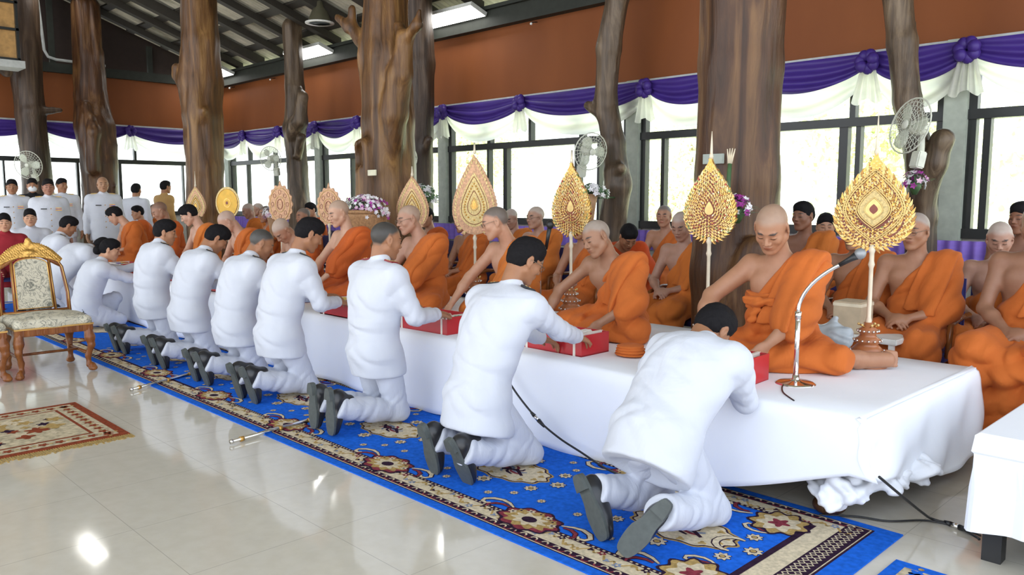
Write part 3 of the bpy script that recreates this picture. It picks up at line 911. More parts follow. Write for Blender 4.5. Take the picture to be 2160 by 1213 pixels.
# ------------------------------------------------------------ ground and trees outside
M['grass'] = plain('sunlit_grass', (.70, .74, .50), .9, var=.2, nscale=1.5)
M['leafA'] = plain('sunlit_leaves', (.74, .80, .48), .7, var=.2, nscale=2)  # very light green, outdoor glare put into the leaf colour
M['leafB'] = plain('overexposed_leaves', (.82, .85, .62), .7, var=.15, nscale=2)  # paler still, overexposed daylight painted into the leaves
M['bark'] = plain('pale_bark', (.35, .28, .18), .8)
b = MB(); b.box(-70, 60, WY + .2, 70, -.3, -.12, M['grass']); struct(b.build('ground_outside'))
def tree(x, y, h, r, mat, label, seed):
    q = np.random.default_rng(seed); t_ = empty('tree', (x, y, -.12)); tag(t_, label, 'tree', 'trees outside the windows')
    b = MB(); b.tube([(0, 0, 0), (.1, .05, h * .4), (0, .1, h * .75)], [r * .09, r * .07, r * .03], M['bark'], 8); b.build('trunk', t_)
    N = 2600; c = np.array([(q.normal(0, r * .42), q.normal(0, r * .42), h * .62 + q.normal(0, h * .16)) for _ in range(26)])
    P = c[q.integers(0, 26, N)] + q.normal(0, r * .20, (N, 3)); P[:, 2] = np.maximum(P[:, 2], .1)
    A = q.normal(0, 1, (N, 3)); A /= np.linalg.norm(A, axis=1)[:, None]; B = np.cross(A, q.normal(0, 1, (N, 3))); B /= np.linalg.norm(B, axis=1)[:, None]
    s = r * .055
    V = np.stack([P - A * s, P + B * s * .5, P + A * s, P - B * s * .5], 1).reshape(-1, 3); F = np.arange(4 * N).reshape(-1, 4)
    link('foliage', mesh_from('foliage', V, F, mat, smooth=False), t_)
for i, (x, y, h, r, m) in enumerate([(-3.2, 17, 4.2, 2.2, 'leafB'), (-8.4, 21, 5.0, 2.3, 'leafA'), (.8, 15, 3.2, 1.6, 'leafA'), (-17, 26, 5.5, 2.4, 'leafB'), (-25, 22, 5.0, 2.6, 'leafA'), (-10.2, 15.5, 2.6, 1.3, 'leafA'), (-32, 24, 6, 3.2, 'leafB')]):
    tree(x, y, h, r, M[m], ['pale sunlit tree outside the right hand window', 'yellow green tree outside the middle windows', 'low sunlit tree outside the last window at the right', 'pale tree outside behind the central trunk',
         'sunlit tree outside by the far corner of the hall', 'small green bush outside the window beside the central trunk', 'pale tree outside far left of the corner'][i], 40 + i)
# ------------------------------------------------------------ tree trunk pillars
def wood(name, a, b_, c, gloss=.42):
    t = NT(name, gloss, 0, .35); o = t.obj()
    st = t.noise(t.mapping(o, (1, 1, .10)), 7, 6, .6, 1.2)
    bl = t.noise(t.mapping(o, (1, 1, .35)), 2.0, 4)
    c1 = t.ramp(st, [(.30, a), (.5, b_), (.68, c)])
    t.color(t.mix(.55, c1, t.ramp(bl, [(.35, (.35, .30, .26)), (.6, (1, 1, 1))]), 'MULTIPLY'))
    t.bump(t.noise(t.mapping(o, (1, 1, .12)), 16, 5, .6, .8), .6, .02)
    return t.m
M['woodA'] = wood('varnished_brown_trunk', (.026, .011, .005), (.080, .034, .013), (.17, .088, .034))
M['woodB'] = wood('golden_brown_trunk', (.040, .018, .006), (.13, .060, .019), (.26, .14, .048))
M['woodC'] = wood('dark_trunk', (.022, .014, .009), (.06, .036, .022), (.12, .08, .05), .45)
M['woodD'] = wood('grey_brown_trunk', (.035, .025, .016), (.10, .068, .042), (.22, .16, .10), .4)

def trunk(label, path, mat, seed, limbs=(), holes=(), vox=.026, rough=.03, group=None, name='tree_trunk_pillar'):
    """path: (x, y, z, radius) rising; limbs: lists of the same; holes: (x, y, z, r)"""
    q = np.random.default_rng(seed); p = np.array(path, float)
    allp = np.concatenate([p] + [np.array(l, float) for l in limbs]); m = allp[:, 3].max() + .15
    f = Field(allp[:, :3].min(0) - m, allp[:, :3].max(0) + m, vox)
    for i in range(len(p) - 1): f.cap(p[i, :3], p[i, 3], p[i + 1, :3], p[i + 1, 3], k=.05)
    for l in limbs:
        l = np.array(l, float)
        for i in range(len(l) - 1): f.cap(l[i, :3], l[i, 3], l[i + 1, :3], l[i + 1, 3], k=.055)
    for h in holes: f.ell(h[:3], (h[3] * .6, h[3] * .6, h[3] * 1.5), k=.05, op='sub')
    a, b_, c, d = q.uniform(0, 6, 4); cx, cy = p[:, 0].mean(), p[:, 1].mean()
    def fn(X, Y, Z):
        th = np.arctan2(Y - cy, X - cx)
        return rough * (.40 * np.sin(3 * th + 1.0 * np.sin(Z * 1.1 + a) + b_) + .22 * np.sin(7 * th + 1.5 * np.sin(Z * 1.6 + c) + d)
                        + .28 * np.sin(X * 19 + 1.8 * np.sin(Z * 2.9 + a)) * np.sin(Y * 17 + b_ + 1.8 * np.sin(Z * 2.3)) + .14 * np.sin(X * 37 + Y * 29 + 2.5 * np.sin(Z * 3.7 + c))
                        + .22 * np.sin(Z * 5.1 + X * 7 + c) * np.sin(Z * 1.7 + Y * 9 + a))
    f.push(fn)
    V, F = f.mesh(); V = relax(V, F, 1); base = np.array([p[0, 0], p[0, 1], 0]); me = mesh_from(name, V - base, F, mat)
    o = link(name, me); o.location = base; tag(o, label, 'pillar', group)
    return o
X1, X2, X3, X4 = -3.13, -7.42, -12.20, -17.02
trunk('widest brown tree trunk pillar, behind the two nearest monks', [(X1 + .04, 5.42, .3, 0.330), (X1, 5.42, .9, 0.320), (X1, 5.42, 1.6, 0.301), (X1, 5.42, 2.4, 0.291), (X1 + .02, 5.42, 3.3, 0.320), (X1 + .05, 5.42, 4.6, 0.310), (X1 + .05, 5.42, roof_z(5.42) - 0.250, 0.310)], M['woodA'], 1,
      limbs=[[(X1 - .02, 5.22, 0.0, .20), (X1 + .12, 5.14, .5, .16), (X1 + .3, 5.17, 1.1, .10)]], rough=.02)
trunk('knotted tree trunk pillar with a broken limb on each side, centre', [(X2, 5.38, .0, 0.361), (X2, 5.38, .8, 0.310), (X2, 5.38, 1.5, 0.284), (X2 - .02, 5.38, 2.3, 0.292), (X2 - .04, 5.38, 3.0, 0.284), (X2 - .03, 5.38, 3.7, 0.232), (X2 + .02, 5.38, roof_z(5.38) - 0.155, 0.215)], M['woodB'], 2,
      limbs=[[(X2 + .10, 5.33, 1.7, .13), (X2 + .27, 5.28, 2.35, .15), (X2 + .36, 5.28, 2.75, .14), (X2 + .46, 5.28, 3.12, .08), (X2 + .68, 5.28, 3.22, .045)], [(X2 + .44, 5.28, 3.1, .07), (X2 + .36, 5.28, 3.26, .045)], [(X2 + .66, 5.28, 3.2, .035), (X2 + .70, 5.28, 3.36, .02)],
             [(X2 - .08, 5.28, 2.95, .11), (X2 - .26, 5.23, 3.18, .07), (X2 - .42, 5.18, 3.34, .045), (X2 - .58, 5.13, 3.46, .028)], [(X2 - .42, 5.18, 3.32, .035), (X2 - .40, 5.18, 3.54, .02)],
             [(X2 + .05, 5.13, .2, .2), (X2 - .05, 5.10, 2.0, .14)]],
      holes=[(X2 - .12, 5.04, 2.95, .14), (X2 + .20, 5.04, 2.2, .12), (X2 - .02, 5.02, 1.9, .10)], rough=.032)
trunk('golden tree trunk pillar with knots, third from the right', [(X3, 5.38, 0, 0.317), (X3, 5.38, 1.3, 0.273), (X3, 5.38, 1.9, 0.264), (X3 - .02, 5.38, 2.7, 0.290), (X3 - .06, 5.38, 3.2, 0.317), (X3 + .02, 5.38, 3.8, 0.264), (X3, 5.38, roof_z(5.38) - 0.178, 0.238)], M['woodB'], 3,
      limbs=[[(X3 - .12, 5.28, 2.95, .09), (X3 - .34, 5.18, 3.30, .06), (X3 - .32, 5.18, 3.40, .07)], [(X3 + .2, 5.28, 2.6, .05), (X3 + .28, 5.28, 2.75, .045)]], holes=[(X3 - .02, 5.06, 2.5, .10)], rough=.03)
trunk('brown tree trunk pillar behind the standing officers', [(X4 + .1, 5.38, 0, 0.334), (X4 + .1, 5.38, 1.3, 0.308), (X4 + .1, 5.38, 2.1, 0.326), (X4, 5.38, 2.8, 0.352), (X4 - .15, 5.38, 3.4, 0.299), (X4 - .2, 5.38, 4.2, 0.282), (X4 - .2, 5.38, roof_z(5.38) - 0.204, 0.264)], M['woodA'], 4,
      limbs=[[(X4 + .3, 5.18, 2.0, .14), (X4 + .42, 5.18, 2.7, .12), (X4 + .2, 5.18, 3.2, .08)]], rough=.035)
trunk('darkest tree trunk pillar, leftmost, in front of the end wall', [(-17.1, 4.34, 0, 0.288), (-17.1, 4.34, 1.5, 0.264), (-17.15, 4.30, 3.0, 0.240), (-17.2, 4.27, 4.2, 0.288), (-17.2, 4.27, roof_z(4.1) - 0.228, 0.288)], M['woodC'], 5,
      limbs=[[(-17.0, 4.25, 3.05, .1), (-16.98, 4.75, 3.1, .05)], [(-16.9, 3.9, 3.7, .1), (-16.8, 3.6, 3.9, .05)]], rough=.022)
trunk('forked dark brown tree trunk beside the round white fan at the right', [(-2.50, 7.5, 0, .15), (-2.52, 7.5, 1.3, .125), (-2.56, 7.5, 1.75, .125), (-2.70, 7.5, 2.3, .11), (-2.77, 7.5, 2.8, .12), (-2.84, 7.5, 3.3, .125), (-2.87, 7.5, roof_z(7.5) - 0.090, .15)], M['woodD'], 6,
      limbs=[[(-2.52, 7.45, 1.45, .11), (-2.42, 7.4, 1.75, .105), (-2.36, 7.38, 1.93, .08), (-2.34, 7.38, 1.95, .07)]], rough=.016, vox=.02)
trunk('crooked slender tree trunk between the second and third windows from the right', [(-6.05, 7.6, 0, .17), (-6.05, 7.6, 1.0, .16), (-5.95, 7.6, 1.6, .15), (-6.02, 7.6, 2.1, .13), (-6.15, 7.6, 2.6, .13), (-6.12, 7.6, 3.2, .14), (-5.98, 7.6, 3.8, .13), (-5.92, 7.6, roof_z(7.6) - 0.090, .15)], M['woodD'], 7,
      limbs=[[(-6.0, 7.55, 1.75, .1), (-5.83, 7.5, 1.8, .06)], [(-6.15, 7.55, 2.45, .09), (-6.35, 7.5, 2.55, .05)]], rough=.016, vox=.02)
trunk('dark tree trunk right behind the central pillar', [(-9.62, 7.5, 0, .24), (-9.6, 7.5, 1.5, .20), (-9.62, 7.5, 2.4, .23), (-9.55, 7.5, 3.4, .22), (-9.6, 7.5, roof_z(7.5) - 0.160, .22)], M['woodC'], 8,
      limbs=[[(-9.5, 7.5, 2.1, .1), (-9.3, 7.45, 2.3, .05)]], rough=.02)
trunk('thin tree trunk with a burl, between the two ornate round fans', [(-13.15, 7.5, 0, .22), (-13.1, 7.5, 1.3, .19), (-13.15, 7.5, 2.0, .17), (-13.2, 7.5, 2.7, .20), (-13.15, 7.5, 3.4, .16), (-13.2, 7.5, roof_z(7.5) - 0.100, .16)], M['woodD'], 9,
      limbs=[[(-13.1, 7.45, 2.6, .16), (-12.85, 7.4, 2.8, .15), (-12.7, 7.4, 3.2, .09), (-12.8, 7.4, 3.35, .06)], [(-12.8, 7.4, 2.5, .10), (-12.95, 7.4, 2.2, .08)]], holes=[(-12.9, 7.22, 2.95, .09)], rough=.025)
trunk('slender pale trunk half hidden behind the golden pillar', [(-16.5, 7.4, 0, .16), (-16.5, 7.4, 2.0, .14), (-16.5, 7.4, roof_z(7.4) - 0.090, .15)], M['woodD'], 10, rough=.015)
# ------------------------------------------------------------ lamps, swags
TH = math.atan(SLOPE)
M['lampcase'] = plain('grey_lamp_casing', (.55, .56, .52), .5)
def led_panel(cx, cy, label, drop=.14, cz=None):
    t_ = empty('ceiling_lamp', (cx, cy, (roof_z(cy) - .08 - drop) if cz is None else cz)); t_.rotation_euler = (-TH, 0, 0)
    tag(t_, label, 'lamp', 'lit rectangular ceiling lamps')
    b = MB(); b.box(-.64, .64, -.16, .16, -.06, 0, M['lampcase'], bev=.004); b.build('casing', t_)
    b = MB(); b.box(-.625, .625, -.15, .15, -.064, -.058, M['lamp']); b.build('diffuser', t_)
led_panel(-9.42, 7.98, 'lit rectangular ceiling lamp nearest the camera, right of the central trunk')
led_panel(-13.5, 8.0, 'lit rectangular ceiling lamp left of the knotted central trunk')
led_panel(-17.3, 7.95, 'lit rectangular ceiling lamp farthest away, beside the golden trunk')
led_panel(-16.6, 4.75, 'lit rectangular ceiling lamp above the top edge, mirrored in the floor', .02)
t_ = empty('pendant_lamp', (-11.85, 7.25, roof_z(7.25) - .36)); tag(t_, 'dark bell shaped pendant lamp with a white rim under the roof', 'lamp')
b = MB(); b.lathe([(.02, .36), (.06, .34), (.07, .26), (.12, .20), (.19, .03), (.20, 0), (.185, .0), (.11, .19), (.02, .22)], plain('olive_lamp_shade', (.07, .065, .04), .4)); b.build('lamp_shade', t_)
b = MB(); b.lathe([(.235, -.005), (.235, .012), (.17, .012), (.17, -.005)], M['white']); b.build('rim', t_)
b = MB(); b.tube([(0, 0, .3), (0, 0, .50)], .012, M['black'], 6); b.build('cord', t_)
# little round bulbs along the beam
for i, x in enumerate((-17.0, -15.2, -14.3, -12.0, -10.6, -7.9, -6.6, -5.4)):
    b = MB(); b.ball((0, 0, -.02), .018, M['white']); b.tube([(0, 0, 0), (0, .12, .02)], .008, M['black'], 6)
    o = b.build('light_bulb', loc=(x, WY - .17, 3.84)); tag(o, 'tiny white bulb at the top of the orange panels, ' + ORD[i] + ' from the far corner', 'bulb', 'bulbs under the eaves beam')

def swag_cloth(name, color, rough=.6, tr=0.):
    t = NT(name, rough, 0, .3); o = t.obj()
    n = t.noise(t.mapping(o, (1, 1, 5)), 3, 3)
    t.color(t.ramp(n, [(.3, tuple(c * .8 for c in color)), (.7, color)]))
    if tr: t.b.inputs['Transmission Weight'].default_value = 0
    if tr:
        td = t.n.new('ShaderNodeBsdfTranslucent'); td.inputs[0].default_value = (*color, 1); mx = t.n.new('ShaderNodeMixShader'); mx.inputs[0].default_value = tr
        t.link(t.b.outputs[0], mx.inputs[1]); t.link(td.outputs[0], mx.inputs[2]); t.link(mx.outputs[0], t.n['Material Output'].inputs[0])
    return t.m
M['purple'] = swag_cloth('purple_satin', (.055, .026, .21), .45)
M['whitecloth'] = swag_cloth('thin_white_cloth', (.84, .84, .78), .8, .62)
def swag(x0, x1, ztop, dtop, dmid, off, seed, fr, bottom0=0):
    """a hanging half-moon of gathered cloth; fr maps (along, out, z) to space"""
    nu, nv = 34, 16; q = random.Random(seed); ph = q.uniform(0, 6)
    V = []
    for j in range(nv + 1):
        v = j / nv
        for i in range(nu + 1):
            u = i / nu; s = math.sin(PI * u)
            prof = s ** .62
            z = ztop - v * (dtop + (dmid - dtop) * prof) - bottom0 * s * (1 - v)
            o = off + .035 * math.sin(v * PI * 5 + .6 * math.sin(PI * u * 2 + ph)) * (.35 + .65 * s) * (.3 + v) + .03 * v * s
            V.append(fr(x0 + (x1 - x0) * u, o, z))
    F = [(j * (nu + 1) + i, j * (nu + 1) + i + 1, (j + 1) * (nu + 1) + i + 1, (j + 1) * (nu + 1) + i) for j in range(nv) for i in range(nu)]
    return V, F
def valance(label, knots, ztop, fr, seed):
    t_ = empty('swag_valance', (0, 0, 0)); tag(t_, label, 'valance')
    for i in range(len(knots) - 1):
        a, c = knots[i], knots[i + 1]
        V, F = swag(a, c, ztop - .06, .10, .52, .05, seed + i, fr); link('white_swag', mesh_from('white_swag', V, F, M['whitecloth']), t_)
        V, F = swag(a, c, ztop, .10, .33, .09, seed + i + 50, fr); link('purple_swag', mesh_from('purple_swag', V, F, M['purple']), t_)
    for i, a in enumerate(knots):
        b = MB(); q = random.Random(seed + i)
        for k in range(7):
            an = k * .9 + seed; c = fr(a + .065 * math.cos(an), .15 + .02 * math.sin(k * 2), ztop - .09 + .065 * math.sin(an)); b.ball(c, (.06, .05, .06), M['purple'], 8, 6)
        b.build('purple_rosette', t_)
        V = []; n, m = 16, 6
        for j in range(m + 1):
            for k in range(n + 1):
                u = k / n; w = .07 + .08 * j / m
                V.append(fr(a + (u - .5) * 2 * w, .12 + .03 * math.sin(u * PI * 7), ztop - .14 - .33 * j / m - .03 * math.sin(u * PI * 3)))
        F = [(j * (n + 1) + k, j * (n + 1) + k + 1, (j + 1) * (n + 1) + k + 1, (j + 1) * (n + 1) + k) for j in range(m) for k in range(n)]
        link('white_tail', mesh_from('white_tail', V, F, M['whitecloth']), t_)
def fr_wall(a, o, z): return (a, WY - .08 - o, z)
def fr_end(a, o, z): return (EX + .08 + o, a, z)
valance('purple and white swag valance along the window wall', [-17.8, -16.4, -14.9, -13.5, -12.1, -10.9, -9.75, -8.08, -5.95, -4.7, -3.3, -2.42, -.8, 1.0], 2.86, fr_wall, 3)
valance('purple and white swag valance along the far end wall', [8.1, 6.3, 4.6, 2.9, 1.0, -1], 2.94, fr_end, 9)
# pleated skirt of cloth below the sills
def skirt(label, x0, x1, fr, z0, z1, mat, amp=.02, per=.11, name='cloth_skirt'):
    n = int((x1 - x0) / per * 6); V = []
    for j, z in enumerate((z1, (z0 + z1) / 2, z0)):
        for i in range(n + 1):
            x = x0 + (x1 - x0) * i / n; V.append(fr(x, .06 + amp * math.sin(x * 2 * PI / per + .5 * math.sin(x * 3)) * (.5 + .5 * j), z))
    F = [(j * (n + 1) + i, j * (n + 1) + i + 1, (j + 1) * (n + 1) + i + 1, (j + 1) * (n + 1) + i) for j in range(2) for i in range(n)]
    return tag(link(name, mesh_from(name, V, F, mat)), label, 'cloth')
M['lilac'] = swag_cloth('lilac_satin', (.26, .16, .62), .5)
skirt('pleated purple cloth hanging under the sills of the window wall', -17.6, 3.5, fr_wall, .82, 1.06, M['lilac'])
skirt('pleated white cloth hanging below the purple one along the window wall', -17.6, 3.5, lambda a, o, z: (a, WY - .04 - o, z), .1, .80, M['whitecloth'])
skirt('pleated white cloth along the foot of the far end wall', -4, 8.0, fr_end, .1, 1.0, M['whitecloth'])

# ------------------------------------------------------------ the long low platform under white cloth
PF, PB, PR, PL, PH = 3.40, 4.88, -1.32, -13.2, .52
def platform():
    t_ = empty('platform', ((PL + PR) / 2, (PF + PB) / 2, 0)); tag(t_, 'long low brown wooden platform hidden under white cloth', 'platform')
    cx, cy = (PL + PR) / 2, (PF + PB) / 2
    b = MB(); b.box(PL + .04 - cx, PR - .05 - cx, PF + .05 - cy, PB - .05 - cy, PH - .10, PH - .02, M['woodA'], bev=.01); b.build('top', t_)
    b = MB(); b.box(PL + .1 - cx, PR - .15 - cx, PF + .12 - cy, PF + .17 - cy, PH - .30, PH - .10, M['woodA']); b.build('apron', t_)
    for x in (PR - .22, PR - 2.6, PR - 5.0, PR - 7.4, PR - 9.8, PL + .25):
        for y in (PF + .20, PB - .22):
            f = Field((x - cx - .14, y - cy - .14, -.02), (x - cx + .14, y - cy + .14, PH - .02), .011)
            f.cap((x - cx, y - cy, PH - .1), .085, (x - cx, y - cy - .02, .28), .065, k=.03).cap((x - cx, y - cy - .02, .28), .062, (x - cx, y - cy, .06), .045, k=.03).ell((x - cx, y - cy - .02, .04), (.075, .085, .045), k=.03)
            f.plane((0, 0, 0.002), (0, 0, -1)); field_object('leg', f, M['woodA'], t_)
platform()
def white_cloth():
    """top sheet plus the hanging sides, as one continuous draped surface"""
    nx = 420; V = []; F = []
    def hem(x, side):                     # how far the cloth hangs, height of its lower edge
        if side == 'front':
            k = max(0, (x + 2.35) / 1.03); return .012 + .27 * min(1, k) ** 1.6 + .012 * math.sin(x * 3)
        return .10
    xs = list(np.linspace(PL, PR, nx))
    rows = []
    for r in range(7):                    # across the top, back to front
        y = PB + (PF - PB) * r / 6
        rows.append([(x, y, PH + .004 + .003 * math.sin(x * 2.2 + y * 3)) for x in xs])
    rows.append([(x, PF - .018, PH - .012) for x in xs])
    for r in range(1, 15):
        v = r / 14
        end = .002 + (.012 + .05 * v) * min(1, v * 8) + .022 * v * math.sin(v * .9 * 11 - 2.5 * v) + .008 * math.sin(4 * v) * v
        XS = [x + end * max(0, 1 - (PR - x) / .25) ** 2 for x in xs]
        rows.append([(x, PF - .03 - .016 * v * math.sin(x * 5.3 + 1.1 * math.sin(x * 2.1)) - .010 * v * math.sin(x * 13 + 2 * math.sin(x * 1.7)) - .02 * v,
                      PH - .02 - v * (PH - .02 - min(.27, hem(x, 'front')))) for x in XS])
    back = []
    for r in range(5, 0, -1):
        v = r / 5; back.append([(x, PB + .03 + .02 * v * math.sin(x * 9), PH - .01 - v * .38) for x in xs])
    rows = back + rows
    for r in rows: V += r
    for j in range(len(rows) - 1):
        for i in range(nx - 1): F.append((j * nx + i, j * nx + i + 1, (j + 1) * nx + i + 1, (j + 1) * nx + i))
    # right end: hangs with diagonal folds towards the front corner
    n0 = len(V); ny = 60; nv = 20
    for j in range(nv + 1):
        v = j / nv
        for i in range(ny + 1):
            s = i / ny; y = PF - .018 + (PB + .03 - PF + .018) * s
            low = .27 - .20 * min(1, s * 1.7) + .06 * max(0, s - .6) + .012 * math.sin(s * 17)
            z = PH + .003 - v * (PH - low)
            ph = (s * 1.5 + v * .9)
            o = .002 + (.012 + .05 * v) * min(1, v * 8) + .022 * v * math.sin(ph * 11 - 2.5 * v) * (1 - .3 * s) + .008 * math.sin(s * 33 + 4 * v) * v
            yy = y - (.012 + .02 * v + .022 * v * math.sin(PR * 5.3)) * max(0, 1 - 3 * s)
            if j == 0: o, z = -.03, PH + .0075
            if i == 0: yy -= .008; o -= .05 * min(1, v * 6)
            V.append((PR + o, yy, z))
    for j in range(nv):
        for i in range(ny): F.append((n0 + j * (ny + 1) + i, n0 + (j + 1) * (ny + 1) + i, n0 + (j + 1) * (ny + 1) + i + 1, n0 + j * (ny + 1) + i + 1))
    me = mesh_from('tablecloth', V, np.array(F), M['sheet']); o = link('tablecloth', me)
    md = o.modifiers.new('thickness', 'SOLIDIFY'); md.thickness = .003; md.offset = -1
    tag(o, 'long white cloth draped over the monks\' low platform', 'cloth')
    # bunched cloth end hanging out under the right corner
    f = Field((PR - .75, PF - .15, 0), (PR + .22, PF + .75, .30), .010); q = random.Random(5)
    for k in range(22):
        s = k / 21; x = PR - .12 + .18 * s + q.uniform(-.05, .05); y = PF + .04 + .55 * s + q.uniform(-.04, .04); z = .17 + .04 * s + q.uniform(-.03, .02)
        f.ell((x, y, z), (.085, .055, .030), rotm(q.uniform(-60, 60), q.uniform(-50, 50), q.uniform(-50, 50)), k=.012)
        if k < 8: f.ell((x - .05 - .02 * k, y - .02, z - .05), (.07, .05, .022), rotm(q.uniform(-60, 60), q.uniform(-50, 50), q.uniform(10, 70)), k=.012)
    f.push(lambda X, Y, Z: .006 * (1 - 2 * np.abs(np.sin(X * 40 + Y * 30 + 2 * np.sin(Z * 40 + Y * 20)))))
    tag(field_object('bunched_cloth', f, M['sheet'], None), 'crumpled end of white cloth hanging under the platform\'s near corner', 'cloth')
white_cloth()

# second table at the right edge
def side_table():
    X0, X1, Y0, Y1, H = -.93, .55, 3.50, 5.0, .52
    t_ = empty('side_table', ((X0 + X1) / 2, (Y0 + Y1) / 2, 0)); tag(t_, 'dark low table under a white box-like cover at the right edge', 'table')
    cx, cy = (X0 + X1) / 2, (Y0 + Y1) / 2
    b = MB(); b.box(X0 + .02 - cx, X1 - cx, Y0 + .02 - cy, Y1 - cy, H - .07, H - .01, M['black']); b.build('top', t_)
    for x in (X0 + .07, X1 - .07):
        for y in (Y0 + .07, Y1 - .07): b = MB(); b.box(x - .035 - cx, x + .035 - cx, y - .035 - cy, y + .035 - cy, 0, H - .07, M['black']); b.build('leg', t_)
    V = []; F = []; n = 60
    ring = []
    for (a, c) in (((X0, Y0), (X1, Y0)), ((X1, Y0), (X1, Y1)), ((X1, Y1), (X0, Y1)), ((X0, Y1), (X0, Y0))):
        for i in range(n): s = i / n; ring.append((a[0] + (c[0] - a[0]) * s, a[1] + (c[1] - a[1]) * s))
    N = len(ring)
    for lev, (z, g) in enumerate(((H + .006, -.01), (H - .004, .004), (H - .07, .012), (H - .08, .004), (.30, .006), (.12, .012))):
        for i, (x, y) in enumerate(ring):
            k = .012 * math.sin(i * .9) if lev >= 4 else 0
            dx = (x - cx) / (X1 - X0) * 2; dy = (y - cy) / (Y1 - Y0) * 2
            V.append((x + dx * (g + k), y + dy * (g + k), z + (.02 * math.sin(i * .17) if lev == 5 else 0)))
    for l in range(5):
        for i in range(N): j = (i + 1) % N; F.append((l * N + i, (l + 1) * N + i, (l + 1) * N + j, l * N + j))
    F.append(tuple(range(N)))
    o = link('table_cover', mesh_from('table_cover', V, F, M['sheet'], smooth=False)); tag(o, 'crisp white cover on the low table at the right edge', 'cloth')
side_table()

# ------------------------------------------------------------ gilded chairs
t = NT('floral_brocade', .75); o_ = t.obj()
v1 = t.voronoi(o_, 6.5, 'Distance'); v2 = t.noise(o_, 26, 4, .6, 1.5); w1 = t.wave(t.mapping(o_, (1, 1, 1)), 5, 7, 3, kind='RINGS')
f1 = t.math('MULTIPLY', t.ramp(v1, [(.16, (1, 1, 1)), (.24, (0, 0, 0)), (.30, (1, 1, 1)), (.38, (0, 0, 0))]), t.ramp(v2, [(.42, (0, 0, 0)), (.52, (1, 1, 1))]))
f2 = t.math('MAXIMUM', f1, t.ramp(t.noise(o_, 11, 2, .5, 2.5), [(.47, (0, 0, 0)), (.49, (.7, .7, .7)), (.53, (.7, .7, .7)), (.55, (0, 0, 0))]))
t.color(t.mix(f2, (.62, .57, .44), (.16, .16, .13)))
M['brocade'] = t.m
M['teak'] = wood('reddish_varnished_wood', (.13, .035, .010), (.26, .085, .022), (.36, .14, .04), .22)
M['teakgold'] = plain('gilded_edge', (.62, .36, .10), .35, .5)
def carved_leg(b0, p, parent, lean=(0, 0), h=.40):
    x, y = p; sx, sy = lean
    f = Field((x - .10, y - .10, -.01), (x + .10, y + .10, h + .04), .0075)
    pts = [(0, 0, h, .034), (sx * .3, sy * .3, h * .78, .038), (sx * .55, sy * .55, h * .6, .026), (-sx * .2, -sy * .2, h * .35, .021), (-sx * .1, -sy * .1, h * .14, .020), (sx * .5, sy * .5, .045, .028)]
    for a, c in zip(pts, pts[1:]): f.cap((x + a[0], y + a[1], a[2]), a[3], (x + c[0], y + c[1], c[2]), c[3], k=.02)
    f.ell((x + sx * .6, y + sy * .6, .026), (.036, .036, .024), k=.01); f.plane((0, 0, .003), (0, 0, -1), k=.004)
    l = field_object('leg', f, M['teak'], parent)
    b = MB(); b.tube([(x + a[0] + sx * .5 + .028 * np.sign(sx or 1) * 0, y + a[1] - .0, a[2]) for a in pts[1:5]], .004, M['teakgold'], 5)
    return l
